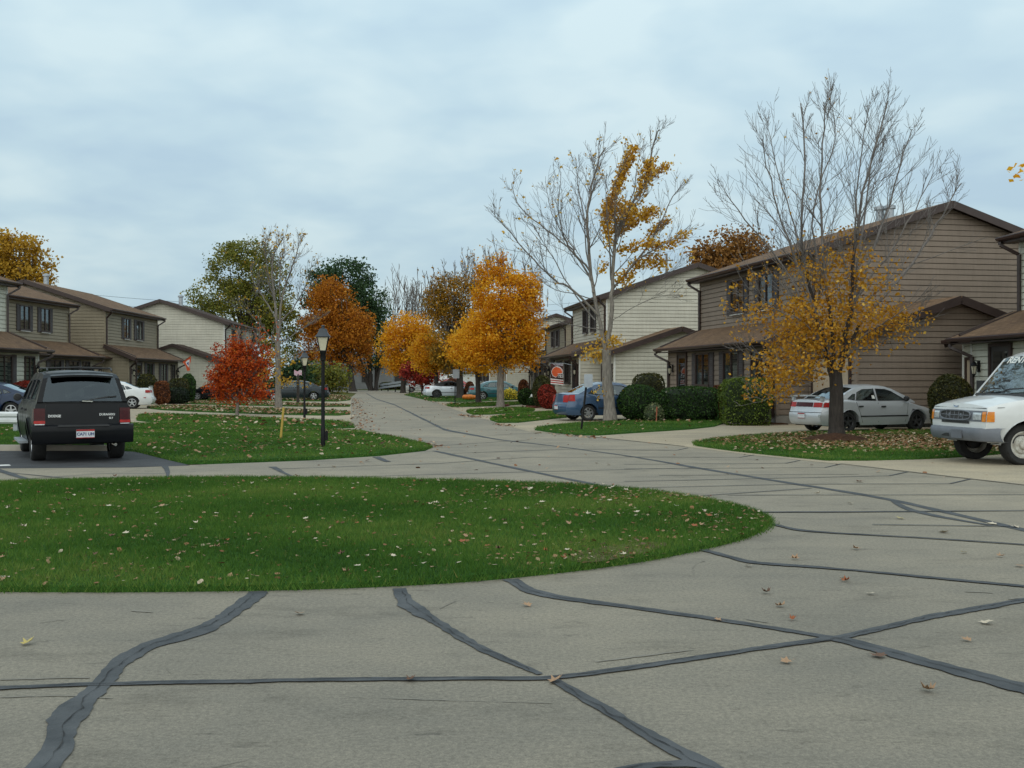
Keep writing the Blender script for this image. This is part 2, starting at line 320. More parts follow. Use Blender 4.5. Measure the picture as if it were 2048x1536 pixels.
def paint(name, c, metal=.0, dirt=.12):
    m, t, b = newmat(name); n = noise(t, 1.6, 5, .65); n2 = noise(t, 300, 1)
    k = ramp(t, n.outputs["Fac"], [(.35, c), (.75, tuple(x * (1 - dirt) + dirt * min(.16, max(c) * 1.5) for x in c))]).outputs[0]
    if metal: k = mixc(t, 1.0, k, ramp(t, n2.outputs["Fac"], [(.3, (.88, .88, .88)), (.7, (1.12, 1.12, 1.12))]).outputs[0], 'MULTIPLY')
    t.links.new(k, b.inputs["Base Color"]); b.inputs["Metallic"].default_value = metal; b.inputs["Roughness"].default_value = .38
    b.inputs["Coat Weight"].default_value = .9 if max(c) > .09 else (.35 if max(c) > .02 else .14); b.inputs["Coat Roughness"].default_value = .06
    if max(c) < .09: b.inputs["Specular IOR Level"].default_value = .25 if max(c) > .02 else .14
    r = ramp(t, n.outputs["Fac"], [(.4, (.30, .30, .30)), (.7, (.5, .5, .5))]); t.links.new(r.outputs[0], b.inputs["Roughness"]); return m
M['p_black'] = paint("black_paint", (.005, .006, .008)); M['p_white'] = paint("white_car_paint", (.74, .75, .75)); M['p_blue'] = paint("blue_car_paint", (.034, .082, .165), .25, .04)
M['p_navy'] = paint("navy_car_paint", (.010, .028, .07), .0, .04); M['p_silver'] = paint("silver_paint", (.53, .55, .575), .35, .03); M['p_teal'] = paint("teal_paint", (.006, .10, .12), .2)
M['p_green'] = paint("dark_green_paint", (.016, .026, .032), .2); M['p_red'] = paint("red_paint", (.35, .02, .018)); M['p_van'] = paint("white_van_paint", (.66, .68, .68)); M['p_whitesilver'] = paint("pale_silver_paint", (.66, .70, .76), .3)
# ------------------------------------------------------------------ ground, road, driveways, lawns
def sheet(name, pts, z, mat, kind="structure", bottom=None):
    mb = MB(); pl = [(p[0], p[1]) for p in pts]
    mb.poly(pl, [], lambda a, b: (a, b, z)); o = mb.build(name, mat); return tag(o, kind=kind)
gm = MB(); gm.quad((-1500, -300, -.03), (1500, -300, -.03), (1500, 2500, -.03), (-1500, 2500, -.03)); tag(gm.build("ground", M['ground']), kind="structure")
def gp(L): return [G(*p) for p in L]
street_left = gp([(380, 930), (620, 921), (760, 912), (850, 902), (868, 894), (800, 877), (745, 868), (722, 861), (703, 848), (702, 832), (702, 815), (702, 803), (703, 794)])
far_bend = [Vector(p) for p in ((-16.2, 112, 0), (-19.5, 124, 0), (-26, 131, 0), (-60, 137, 0), (-60, 147, 0), (-22, 145, 0), (-10, 134, 0))]
street_right = [Vector((-8.2, 112, 0)), Vector((-5.5, 92, 0)), Vector((-3.6, 70, 0)), Vector((-1.0, 54, 0)), Vector((2.0, 40, 0)), Vector((6, 32, 0)), Vector((14, 26, 0)), Vector((40, 22, 0))]
road_poly = [Vector((-40, -8, 0)), Vector((40, -8, 0))] + street_right[::-1] + far_bend[::-1] + street_left[::-1] + [G(265, 933), G(0, 936), Vector((-40, 19.4, 0))]
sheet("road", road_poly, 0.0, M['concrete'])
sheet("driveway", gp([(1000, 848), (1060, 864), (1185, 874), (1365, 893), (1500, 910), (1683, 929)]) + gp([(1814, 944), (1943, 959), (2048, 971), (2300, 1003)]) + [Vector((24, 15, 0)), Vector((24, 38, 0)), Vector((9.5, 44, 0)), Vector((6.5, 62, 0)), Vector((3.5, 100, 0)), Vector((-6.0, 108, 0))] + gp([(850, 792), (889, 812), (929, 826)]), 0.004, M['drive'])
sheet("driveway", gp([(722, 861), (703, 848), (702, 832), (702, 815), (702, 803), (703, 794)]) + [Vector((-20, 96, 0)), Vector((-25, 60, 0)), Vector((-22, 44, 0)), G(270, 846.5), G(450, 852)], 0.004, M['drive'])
sheet("parking_lot", gp([(380, 931), (262, 935), (0, 937)]) + [Vector((-40, 19.3, 0)), Vector((-40, 24.2, 0)), G(0, 902), G(230, 902), G(272, 904), G(322, 917)], 0.004, M['asphalt'])
mb = MB(); a = [G(-60, 932.5), G(18, 929.5), G(22, 932), G(-60, 935.5)]; mb.poly([(p.x, p.y) for p in a], [], lambda x, y: (x, y, .008)); tag(mb.build("parking_line", M['paint']), kind="structure")
mb = MB(); mb.beam((-30, 24.3, .05), (G(228, 903).x, 23.7, .05), .16, .14); tag(mb.build("kerb", M['kerb']), kind="structure")

LAWNS = {}
def lawn(key, pts, top=.045, rnd=1, mat=None, mound=0.0):
    P = smoothpoly([Vector((p[0], p[1], 0)) for p in pts], rnd); LAWNS[key] = [(p.x, p.y) for p in P]
    c = sum(P, Vector()) / len(P); mb = MB(); n = len(P)
    inn = []
    for i, p in enumerate(P):
        tn = (P[(i + 1) % n] - P[i - 1]).normalized(); nrm = Vector((-tn.y, tn.x, 0)); inn.append(p + nrm * .05)
    ar = sum(P[i].x * P[(i + 1) % n].y - P[(i + 1) % n].x * P[i].y for i in range(n))
    if ar < 0: inn = [p * 2 - q for p, q in zip(P, inn)]
    mb.poly([(p.x, p.y) for p in inn], [], lambda x, y: (x, y, top))
    mb.add([(p.x, p.y, -.02) for p in P] + [(p.x, p.y, top) for p in inn], [(i, (i + 1) % n, n + (i + 1) % n, n + i) for i in range(n)])
    return tag(mb.build("lawn", mat or M['lawn']), kind="structure")
island = [(-900, 1010), (0, 967), (450, 957), (1000, 967), (1240, 979), (1400, 1000), (1500, 1022), (1552, 1047), (1505, 1076), (1400, 1103), (1250, 1132), (1000, 1161), (780, 1175), (500, 1184), (0, 1187), (-700, 1170)]
lawn("island", gp(island), rnd=2)
mb = MB(); a = smoothpoly(gp([(1120, 1130), (1180, 1108), (1300, 1092), (1350, 1098), (1270, 1122), (1180, 1140)]), 2); mb.poly([(p.x, p.y) for p in a], [], lambda x, y: (x, y, .052)); tag(mb.build("dirt_patch", M['dirt']), kind="structure")
corner = [(-300, 905), (0, 899), (230, 900), (275, 904), (325, 917), (382, 929), (620, 919), (760, 911), (850, 901), (867, 894), (800, 878), (745, 869), (715, 862), (450, 852.5), (270, 847.5), (-100, 846), (-500, 850)]
lawn("corner", gp(corner))
lawn("band", gp([(715, 860), (703, 847), (690, 844), (600, 840), (430, 832), (300, 828), (272, 831), (272, 846), (450, 851)]))
lawn("band2", gp([(701, 832), (701, 823.5), (640, 822), (400, 812), (300, 812), (290, 819), (430, 826), (600, 831)]))
lawn("band3", gp([(701, 815), (701, 810), (640, 808.5), (430, 802.5), (300, 803), (310, 806.5), (500, 812)]))
lawn("band4", gp([(701, 803.5), (702, 794), (660, 790), (380, 795), (300, 798), (300, 800.5), (480, 801.5), (600, 803)]))
lawn("garden", [Vector(p) for p in ((-24, 44, 0), (-14, 38.6, 0), (-19, 52, 0), (-26, 75, 0), (-30, 75, 0), (-32, 38, 0))])
lawn("right_tree", gp([(1366, 889), (1450, 877), (1560, 868.5), (1700, 864), (1900, 862), (2048, 868), (2250, 880), (2250, 899), (2048, 905), (1900, 918), (1670, 923.5), (1600, 917), (1480, 905)]))
lawn("middle_tree", gp([(1054, 859), (1130, 848), (1220, 844.5), (1300, 838), (1400, 826), (1450, 828), (1455, 846), (1420, 857), (1250, 868), (1180, 873), (1110, 867)]))
lawn("hydrant", gp([(971, 838), (1026, 828.5), (1115, 823), (1180, 824), (1190, 830), (1120, 837), (1005, 849.5)]))
lawn("sapling", gp([(928, 824.5), (943, 820), (1000, 817.5), (1045, 816), (1072, 820), (1066, 823.5), (952, 832)]))
lawn("far_strip", gp([(888, 811.5), (903, 807), (1000, 805.4), (1058, 804), (1060, 809.5), (910, 815.5)]))
lawn("far_strip2", gp([(838, 797), (800, 788.5), (860, 784), (960, 792), (1040, 797), (1036, 801), (872, 805.5)]))
lawn("house_bed", [Vector(p) for p in ((6.3, 47, 0), (6.6, 43, 0), (8.6, 36.6, 0), (9.8, 36.9, 0), (7.4, 48, 0))], mat=M['mulch'])
lawn("red_bed", gp([(985, 811.5), (1005, 808.5), (1025, 811.5), (1003, 814.5)]), top=.07, mat=M['redmulch'])
lawn("red_bed2", gp([(1045, 815), (1065, 807), (1110, 806), (1112, 812), (1060, 818)]), top=.06, mat=M['redmulch'])

# tar-sealed joints: strips traced on the slab, ragged edges, a dark crack along the middle
rs = np.random.default_rng(5)
def persp(p, t, n):                         # photo pixels across the strip per metre of its normal
    sc = lambda d: (FPX * (d.x / p.y - p.x * d.y / p.y ** 2), FPX * EYE * d.y / p.y ** 2)
    a, b = sc(t), sc(n); return max(1e-3, abs(a[0] * b[1] - a[1] * b[0]) / math.hypot(*a))
def strip(mb, pts, z=.006, rag=.12, step=.18):
    P = [(G(a, b), w * FPX * EYE / (b - HOR) / FPX) for a, b, w in pts]; Q = []
    for (p, w), (q, v) in zip(P[:-1], P[1:]):
        n = max(1, int((q - p).length / step))
        for i in range(n): Q.append((p.lerp(q, i / n), w + (v - w) * i / n))
    Q.append(P[-1]); L = []; n = len(Q); Wp = [q[1] * FPX / q[0].y for q in Q]; ra = rb = 0.0
    for it in range(5): Q = [Q[0]] + [((Q[i - 1][0] + Q[i][0] * 2 + Q[i + 1][0]) / 4, Q[i][1]) for i in range(1, n - 1)] + [Q[-1]]
    for i, (p, w) in enumerate(Q):
        t = (Q[min(i + 1, n - 1)][0] - Q[max(i - 1, 0)][0]).normalized(); nn = Vector((-t.y, t.x, 0)); w = min(Wp[i] / persp(p, t, nn), Wp[i] / FPX * p.y * 5); ra = ra * .75 + rs.normal(0, rag * .42); rb = rb * .75 + rs.normal(0, rag * .42); k = .5 + ra + rs.normal(0, .03); k2 = .5 + rb + rs.normal(0, .03)
        # pixel widths are measured across the strip on screen: widen for foreshortened directions
        L.append((p + nn * w * k + Vector((0, 0, z)), p - nn * w * k2 + Vector((0, 0, z))))
    mb.grid([[a, b] for a, b in L]); return [p for p, _ in Q]
def crack(mb, line, w=.008, z=.010):
    if len(line) < 3: return
    L = []; off = 0
    for i, p in enumerate(line):
        t = (line[min(i + 1, len(line) - 1)] - line[max(i - 1, 0)]).normalized(); nn = Vector((-t.y, t.x, 0)); off = off * .7 + rs.normal(0, .008)
        ww = w * (.1 + rs.random() * .9); L.append((p + nn * (off + ww / 2) + Vector((0, 0, z)), p + nn * (off - ww / 2) + Vector((0, 0, z))))
    mb.grid([[a, b] for a, b in L])
tb = MB(); cb = MB(); sb = MB()
big = [
 [(60, 1565, 76), (92, 1528, 80), (118, 1490, 92), (124, 1455, 92), (158, 1412, 72), (203, 1370, 54), (240, 1325, 40), (300, 1290, 30), (380, 1267, 26), (440, 1244, 30), (488, 1210, 40), (505, 1195, 44), (514, 1184, 46)],
 [(800, 1178, 42), (812, 1208, 40), (868, 1244, 24), (960, 1298, 22), (1080, 1350, 10)],
 [(1108, 1362, 18), (1200, 1415, 27), (1330, 1490, 33), (1440, 1548, 38), (1500, 1580, 40)],
 [(1020, 1160, 26), (1058, 1183, 16), (1120, 1197, 11), (1300, 1221, 9), (1500, 1250, 8), (1640, 1273, 10), (1700, 1284, 18), (1800, 1312, 24), (1950, 1352, 27), (2080, 1388, 30)],
 [(-60, 1380, 10), (200, 1370, 10), (600, 1362, 10), (1000, 1358, 10), (1100, 1359, 13), (1300, 1333, 12), (1500, 1301, 11), (1690, 1275, 13), (1850, 1237, 14), (2070, 1198, 12)],
 [(1200, 1552, 16), (1310, 1530, 14), (1400, 1530, 24)],
 [(1403, 1100, 9), (1500, 1126, 8), (1700, 1141, 6), (1900, 1160, 6), (2070, 1176, 6)],
 [(1543, 1049, 6), (1600, 1062, 5), (1680, 1068, 4), (1850, 1077, 3.5), (2070, 1092, 3.5)],
]
med = [
 [(733, 787, 1.6), (752, 798, 2), (790, 810, 2.4), (850, 840, 4.5), (890, 860, 5), (1000, 880, 3), (1100, 891, 3), (1250, 911, 3.2), (1400, 937, 4.5), (1600, 970, 7), (1750, 993, 7), (1900, 1026, 8), (2000, 1050, 9), (2080, 1068, 9)],
 [(868, 902, 3), (920, 913, 4), (1000, 930, 4.5), (1100, 951, 5), (1225, 977, 6)],
 [(1788, 1003, 12), (1808, 1020, 9), (1900, 1040, 3.5), (1985, 1052, 4)],
 [(330, 933, 16), (337, 946, 13), (340, 950, 9), (330, 960, 9)], [(545, 934, 13), (565, 945, 7), (598, 960, 7)], [(-20, 936, 12), (5, 944, 9), (85, 968, 5)], [(752, 914, 8), (776, 924, 6)],
 [(1498, 1025, 4), (1600, 1025.5, 4), (1800, 1024, 3), (2070, 1022, 2)], [(1744, 1050, 2), (2021, 1054, 3.5)],
]
fine = [[(600, 957), (1000, 945.5), (1400, 935.5)], [(560, 938), (880, 927), (1060, 914.5), (1400, 914.5)], [(905, 907), (1139, 898.5), (1354, 901)], [(873, 892), (1060, 880)], [(756, 862), (893, 860)],
 [(1248, 900.5), (1355, 900.5), (1376, 896)], [(1248, 913.5), (1478, 915.5), (1508, 910)], [(1248, 929), (1572, 927), (1600, 921)], [(1248, 938), (1650, 935.5), (1682, 928)], [(1318, 951), (1717, 949)],
 [(1248, 963.5), (1779, 952), (1816, 944)], [(1248, 977), (1588, 969), (1900, 968), (1943, 958)], [(1361, 995), (1623, 977)], [(1455, 991), (2070, 990)], [(0, 962), (200, 948), (330, 948)], [(10, 945), (140, 958)],
 [(1683, 928), (1814, 943.5), (1943, 958.5), (2070, 973)], [(1060, 862.5), (1185, 874), (1370, 893)], [(780, 842), (870, 838)], [(830, 816), (900, 815)], [(990, 870), (1080, 866)]]
for i, L in enumerate(big): crack(cb, strip(tb, [(a, b, w * .66) for a, b, w in L], .006 + i * .0005, .10, .05)[2:-2], z=.0105 + i * .0004)
for i, L in enumerate(med): strip(tb, [(a, b, w * .66) for a, b, w in L], .0048 + i * .0005, .12, .3)
def hstrip(mb, pts, z=.0055, px=1.3):
    P = [G(*p) for p in pts]; Q = []
    for p, q in zip(P[:-1], P[1:]):
        n = max(1, int((q - p).length / .4))
        Q += [p.lerp(q, i / n) for i in range(n)]
    Q.append(P[-1]); L = []
    for i, p in enumerate(Q):
        t = (Q[min(i + 1, len(Q) - 1)] - Q[max(i - 1, 0)]).normalized(); nn = Vector((-t.y, t.x, 0))
        w = .026 + .012 * rs.random() + .0004 * p.y; L.append((p + nn * w / 2 + Vector((0, 0, z)), p - nn * w / 2 + Vector((0, 0, z))))
    mb.grid([[a, b] for a, b in L])
for i, L in enumerate(fine): hstrip(tb, L, .0044 + .0003 * i)
for L in ([(700, 1395, 1.6), (900, 1402, 2.2), (1106, 1407, 1.6)], [(1388, 1150, 2), (1384, 1138, 2), (1392, 1128, 1.6), (1410, 1122, 1)], [(880, 1218, 1.5), (910, 1203, 1.8), (935, 1192, 1)], [(335, 1322, 1), (330, 1338, 1.6), (345, 1350, 1)], [(0, 1396, 2), (140, 1392, 4), (225, 1398, 2)], [(0, 1360, 4), (90, 1357, 6), (180, 1356, 3)], [(1190, 1325, 2), (1290, 1312, 5), (1390, 1300, 3)], [(80, 1246, 2), (130, 1240, 3)], [(265, 1222, 4), (305, 1226, 3)], [(1930, 1184, 2), (1955, 1183, 3), (1985, 1187, 3)], [(2018, 1199, 3), (2035, 1195, 3), (2065, 1195, 3)], [(1492, 1239, 2), (1510, 1242, 3), (1535, 1246, 2)], [(360, 1550, 2), (500, 1520, 1.2)]): strip(sb, [(a, b, w * .55) for a, b, w in L], .0042, .5, .04)
tag(sb.build("road_scuffs", M['scuff']), kind="structure")
tag(tb.build("road_tar_seams", M['tar']), kind="structure"); tag(cb.build("road_cracks", M['crack']), kind="structure")

# grass blades on the lawns (one object)
M['grass'] = leafmat("grass_blades", [(0, (.028, .074, .012)), (.35, (.054, .130, .017)), (.65, (.092, .182, .028)), (.9, (.16, .225, .045)), (1, (.18, .18, .05))], .25, .9)
rg = np.random.default_rng(11)
GV, GR = [], []
def blades(key, n, h, w, ymax=None, xlim=None):
    P = np.array(LAWNS[key]); lo, hi = P.min(0), P.max(0)
    if xlim is not None: lo[0] = max(lo[0], xlim[0]); hi[0] = min(hi[0], xlim[1])
    x = rg.uniform(lo[0], hi[0], n); y = rg.uniform(lo[1], hi[1], n); k = inpoly(x, y, LAWNS[key]) & (np.abs(x) < y * .50 + .4); x, y = x[k], y[k]; n = len(x)
    patch = .5 + .25 * np.sin(x * 1.1 + 2 * np.sin(y * .7)) + .25 * np.sin(y * 1.9 + 1.5 * np.sin(x * .8 + 1))
    fine = .5 + .5 * np.sin(x * 5.3 + 3 * np.sin(y * 4.1)) * np.sin(y * 6.1 + 2 * np.sin(x * 3.3))
    hh = h * rg.uniform(.55, 1.25, n) * (.75 + .35 * fine); ww = w * rg.uniform(.6, 1.3, n); t = rg.uniform(0, 2 * np.pi, n); l = rg.uniform(.15, 1.0, n) * hh; la = rg.uniform(0, 2 * np.pi, n)
    b = np.stack([x, y, np.full(n, .04)], 1); side = np.stack([np.cos(t), np.sin(t), np.zeros(n)], 1) * ww[:, None] / 2
    tip = b + np.stack([np.cos(la) * l, np.sin(la) * l, hh], 1)
    V = np.stack([b - side, b + side, tip], 1).reshape(-1, 3); r = np.clip(.50 * patch + .26 * fine + rg.normal(.12, .13, n), 0, .93); r[rg.random(n) < .012] = 1; dry = np.sin(x * 1.7 + 1.3 * np.sin(y * 1.3 + 2)) * np.sin(y * 2.3 + 1.1 * np.sin(x * 1.9)); r[(dry > .80) & (rg.random(n) < .16)] = .97
    GV.append(V); GR.append(r)
def edge_blades(key, n, h, w):
    P = LAWNS[key]; m = len(P); seg = [(np.array(P[i]), np.array(P[(i + 1) % m])) for i in range(m)]; ln = np.array([np.linalg.norm(b - a) for a, b in seg]); c = rg.choice(m, n, p=ln / ln.sum()); u = rg.random(n)
    A = np.array([s[0] for s in seg])[c]; B = np.array([s[1] for s in seg])[c]; xy = A + (B - A) * u[:, None] + rg.normal(0, .03, (n, 2)); k = np.abs(xy[:, 0]) < xy[:, 1] * .5 + .4; xy = xy[k]; n = len(xy)
    hh = h * rg.uniform(.5, 1.3, n); t = rg.uniform(0, 6.28, n); la = rg.uniform(0, 6.28, n); b = np.concatenate([xy, np.full((n, 1), .01)], 1); side = np.stack([np.cos(t), np.sin(t), 0 * t], 1) * w / 2
    tip = b + np.stack([np.cos(la) * hh * .8, np.sin(la) * hh * .8, hh], 1); GV.append(np.stack([b - side, b + side, tip], 1).reshape(-1, 3)); GR.append(np.clip(rg.normal(.5, .2, n), 0, 1))
blades("island", 420000, .055, .007); edge_blades("island", 14000, .05, .007)
blades("corner", 300000, .06, .011); edge_blades("corner", 6000, .06, .011)
blades("right_tree", 110000, .06, .011); edge_blades("right_tree", 4000, .06, .011); blades("middle_tree", 60000, .06, .013)
for kx, n_ in (("band", 30000), ("band2", 25000), ("band3", 25000), ("band4", 30000), ("garden", 12000), ("hydrant", 30000), ("sapling", 20000), ("far_strip", 20000), ("far_strip2", 24000)): blades(kx, n_, .07, .025)
tag(npmesh("grass", np.concatenate(GV), 3, M['grass'], rnd=np.concatenate(GR)), "short green mown lawn grass", None, kind="stuff")

# fallen leaves: a stuff object on the lawns, individual leaves where they show largest
M['litter'] = leafmat("fallen_leaf", [(0, (.075, .032, .018)), (.25, (.18, .07, .028)), (.5, (.28, .14, .07)), (.75, (.38, .25, .15)), (1, (.52, .42, .31))], .1, .7)
LV, LR = [], []
def litter(key, n, size, where=None, z=.085, yw=None):
    P = np.array(LAWNS[key]); lo, hi = P.min(0), P.max(0); x = rg.uniform(lo[0], hi[0], n); y = rg.uniform(lo[1], hi[1], n)
    k = inpoly(x, y, LAWNS[key]) & (np.abs(x) < y * .5 + .4)
    if where is not None: k &= rg.random(n) < where(x, y)
    scatter(x[k], y[k], size, z)
def scatter(x, y, size, z, bias=0.0):
    n = len(x); s = size * rg.uniform(.55, 1.25, n); c = np.stack([x, y, z + rg.uniform(-.02, .015, n)], 1)
    t = rg.uniform(0, 6.28, n); ax = np.stack([np.cos(t), np.sin(t), rg.normal(0, .22, n)], 1); bx = np.stack([-np.sin(t), np.cos(t), rg.normal(0, .35, n)], 1)
    a = ax * s[:, None] * .5; b = bx * s[:, None] * rg.uniform(.25, .5, n)[:, None]
    V = np.stack([c - a, c - .25 * a + b, c + .5 * a + .7 * b, c + a, c + .45 * a - .7 * b, c - .3 * a - b], 1).reshape(-1, 3); LV.append(V); LR.append(np.clip(rg.normal(.55 + bias, .27, n), 0, 1))
tip = G(1480, 1040); cl = [G(1130, 990), G(1330, 1000), G(1450, 1050), G(1180, 1120)]
def wisl(x, y):
    w = .13 + .32 * np.clip((y - 13) / 3.5, 0, 1) * np.clip((x + 3) / 4, 0, 1)
    for c in cl: w = w + .55 * np.exp(-((x - c.x) ** 2 + (y - c.y) ** 2) / .8)
    return np.clip(w * (.35 + .65 * (np.sin(x * 2.1 + y) * np.sin(y * 2.7 - x) > -.1)), 0, 1)
litter("island", 34000, .047, wisl, .062)
t1 = G(1672, 880); t2 = G(1218, 842)
litter("corner", 9500, .085, lambda x, y: np.clip(.12 + .4 * np.exp(-((x + 5) ** 2 / 14 + (y - 27) ** 2 / 40)) + .25 * (y > 30) + .25 * np.exp(-(x + 7) ** 2 / 6 - (y - 24) ** 2 / 3), 0, 1), .085)
litter("right_tree", 34000, .085, lambda x, y: np.clip(np.exp(-((x - t1.x - 1.4) ** 2 / 11 + (y - t1.y + 1.2) ** 2 / 9)) * 1.35, .10, .97) * np.clip((y - 21.4) / 2.4, .14, 1), .07)
litter("middle_tree", 3000, .11, lambda x, y: np.clip(.08 + .8 * np.exp(-((x - t2.x - .8) ** 2 / 3 + (y - t2.y) ** 2 / 6)), 0, 1), .09)
for kx, n_, d in (("band", 2600, .32), ("band2", 4200, .8), ("band3", 5200, .8), ("band4", 7000, .8), ("garden", 3000, .3), ("hydrant", 1500, .12), ("sapling", 900, .10), ("far_strip", 900, .14), ("far_strip2", 2600, .3)):
    litter(kx, n_, .14, lambda x, y, d=d: np.full(len(x), d), .095)
# drifts along the gutters and a thin scatter of small leaves on the street
xs = []; gl = [(G(704, 845), G(704, 797), 380, .45), (G(720, 862), G(704, 845), 60, .4), (G(868, 896), G(745, 870), 160, .25), (G(980, 848), G(1010, 854), 60, .25), (G(1060, 866), G(1180, 876), 60, .2), (G(845, 800), G(905, 816), 140, .5), (G(905, 830), G(950, 836), 120, .4)]
for a, b, n, sd_ in gl:
    u = rg.random(n); x = a.x + (b.x - a.x) * u + np.abs(rg.normal(0, sd_, n)); y = a.y + (b.y - a.y) * u + rg.normal(0, .2, n); scatter(x, y, .10, .02, -.05)
n = 420; x = rg.uniform(-7, 9, n); y = rg.uniform(17, 60, n); k = (x > -.13 * y - 1.5) & (x < 9 - .15 * y + (y < 24) * 3) & ~inpoly(x, y, LAWNS["corner"]) & ~inpoly(x, y, LAWNS["right_tree"]) & ~inpoly(x, y, LAWNS["middle_tree"]); scatter(x[k], y[k], .085, .02)
tag(npmesh("fallen_leaves", np.concatenate(LV), 6, M['litter'], rnd=np.concatenate(LR)), "dry brown and tan leaves strewn over grass and gutters", kind="stuff")

# individual leaves: three curled shapes
LM = {}
for nm, c1, c2 in (("tan", (.42, .27, .16), (.30, .17, .09)), ("brown", (.17, .085, .045), (.10, .05, .03)), ("pale", (.62, .54, .42), (.50, .41, .29)), ("russet", (.36, .11, .03), (.22, .06, .02)), ("yellow", (.55, .44, .14), (.42, .34, .12))): LM[nm] = pm("leaf_" + nm, c1, c2, 9, .75, .3, 30)
lobes = [(0, -1.0), (.35, -.55), (.95, -.6), (.62, -.05), (1.05, .35), (.45, .4), (0, 1.0), (-.45, .42), (-1.0, .3), (-.62, -.08), (-.9, -.62), (-.35, -.55)]
leaf_me = {}
for k in range(4):
    for nm in LM:
        me = bpy.data.meshes.new("leaf"); q = random.Random(k * 7 + 1); cu = (.55, .95, .3, 1.3)[k]
        V = [(0, 0, .03)]; 
        for x, y in lobes:
            x *= q.uniform(.8, 1.1); y *= q.uniform(.85, 1.1); V.append((x * (1 - .25 * cu * abs(x)), y, .45 * cu * x * x + .22 * cu * y * y * (1 if k % 2 else .4) + q.uniform(-.05, .08)))
        for x, y in lobes: pass
        F = [(0, i + 1, (i + 1) % 12 + 1) for i in range(12)]; n0 = len(V); V += [(.04, -1, .05), (-.04, -1, .05), (.1, -1.7, .2)]; F.append((n0, n0 + 1, n0 + 2))
        me.from_pydata(V, [], F); me.materials.append(LM[nm]); me.polygons.foreach_set("use_smooth", np.ones(len(F), bool)); leaf_me[(k, nm)] = me
rl = random.Random(3)
def leaf(p, nm, s, label, group, z=.012):
    o = bpy.data.objects.new("fallen_leaf", leaf_me[(rl.randrange(4), nm)]); COL.objects.link(o); o.location = (p[0], p[1], z); o.scale = (s, s, s * rl.uniform(.7, 1.3))
    o.rotation_euler = (rl.uniform(-.25, .25), rl.uniform(-.25, .25), rl.uniform(0, 6.28)); return tag(o, label, "leaf", group)
road_leaves = [(55, 1290, "yellow", .062, "yellow green leaf alone on the concrete at the left edge of the near road"), (600, 1230, "tan", .055, "curled tan leaf lying just below the lawn between two wide tar seams"), (822, 1364, "brown", .045, "small curled leaf sitting on the straight tar seam"),
 (1110, 1366, "tan", .062, "curled tan leaf on the tar seam where three seams meet"), (1055, 1213, "tan", .05, "tan leaf on the slab just under the curving tar seam by the lawn"), (1690, 1160, "pale", .055, "whitish leaf with a brown one tucked under its edge"), (1692, 1164, "russet", .05, "brown leaf tucked under the edge of a whitish leaf"),
 (1533, 1188, "brown", .055, "dark brown leaf on the slab right of the lawn tip"), (1562, 1215, "tan", .06, "long tan leaf below the dark brown one on the slab"), (1742, 1190, "pale", .042, "small whitish leaf on the slab above the crossing seams"), (1585, 1241, "russet", .04, "small russet leaf beside a seam near the crossing"),
 (1972, 1248, "pale", .062, "big whitish leaf at the right under the rising seam"), (1934, 1283, "tan", .045, "tan leaf below the big whitish leaf at the right"), (1758, 1315, "brown", .066, "large brown curled leaf just below the crossing seams"), (1572, 1327, "tan", .05, "tan leaf alone left of the large brown curled leaf"),
 (1857, 1385, "tan", .06, "upturned tan leaf lowest on the right slab"), (1436, 1243, "tan", .04, "tiny tan leaf lying on the edge of the long seam"), (1497, 1134, "pale", .05, "pale leaf below the seam that starts at the lawn tip"), (1712, 1100, "tan", .06, "tan flat leaf in the middle of the far right slab"), (1888, 1066, "pale", .075, "pale leaf lying next to the blue chalk stain"),
 (1590, 1120, "tan", .055, "tan leaf touching the upper side of a seam right of the lawn tip"), (1928, 1107, "yellow", .045, "yellowish leaf above the second seam near the right edge"), (2000, 1115, "tan", .05, "tan leaf at the right above the second seam"), (2038, 1134, "tan", .055, "tan leaf cut by the right edge of the photo"),
 (1719, 965, "brown", .09, "dark brown leaf on the far slab above the long diagonal seam"), (1985, 1050, "pale", .08, "pale leaf on the wide seam at the right"), (2030, 1056, "pale", .07, "pale leaf on the end of the wide seam by the right edge"), (1800, 1038, "yellow", .07, "yellow leaf below the thick straight seam"), (1700, 1008, "pale", .06, "pale leaf just above the thick straight seam"), (1635, 988, "pale", .06, "pale leaf left of the long diagonal seam above the thick one")]
for px, py, nm, s, lab in road_leaves: leaf(G(px, py), nm, s * .8, lab, "leaves on the road", .014)
x = rg.uniform(-6.5, 2.9, 1500); y = rg.uniform(8, 16.6, 1500); k = inpoly(x, y, LAWNS["island"]) & (np.abs(x) < y * .485) & (rg.random(1500) < np.clip(wisl(x, y) * 1.6 + .14, 0, 1)); x, y = x[k][:215], y[k][:215]
for i in range(len(x)):
    nm = rl.choice(["tan", "brown", "pale", "russet", "tan", "pale"]); col = {"tan": "tan", "brown": "dark brown", "pale": "pale whitish", "russet": "russet red"}[nm]
    leaf((x[i], y[i]), nm, rl.uniform(.024, .044), f"{col} curled leaf lying in the grass of the near lawn", f"{col} leaves on the near lawn", .085)
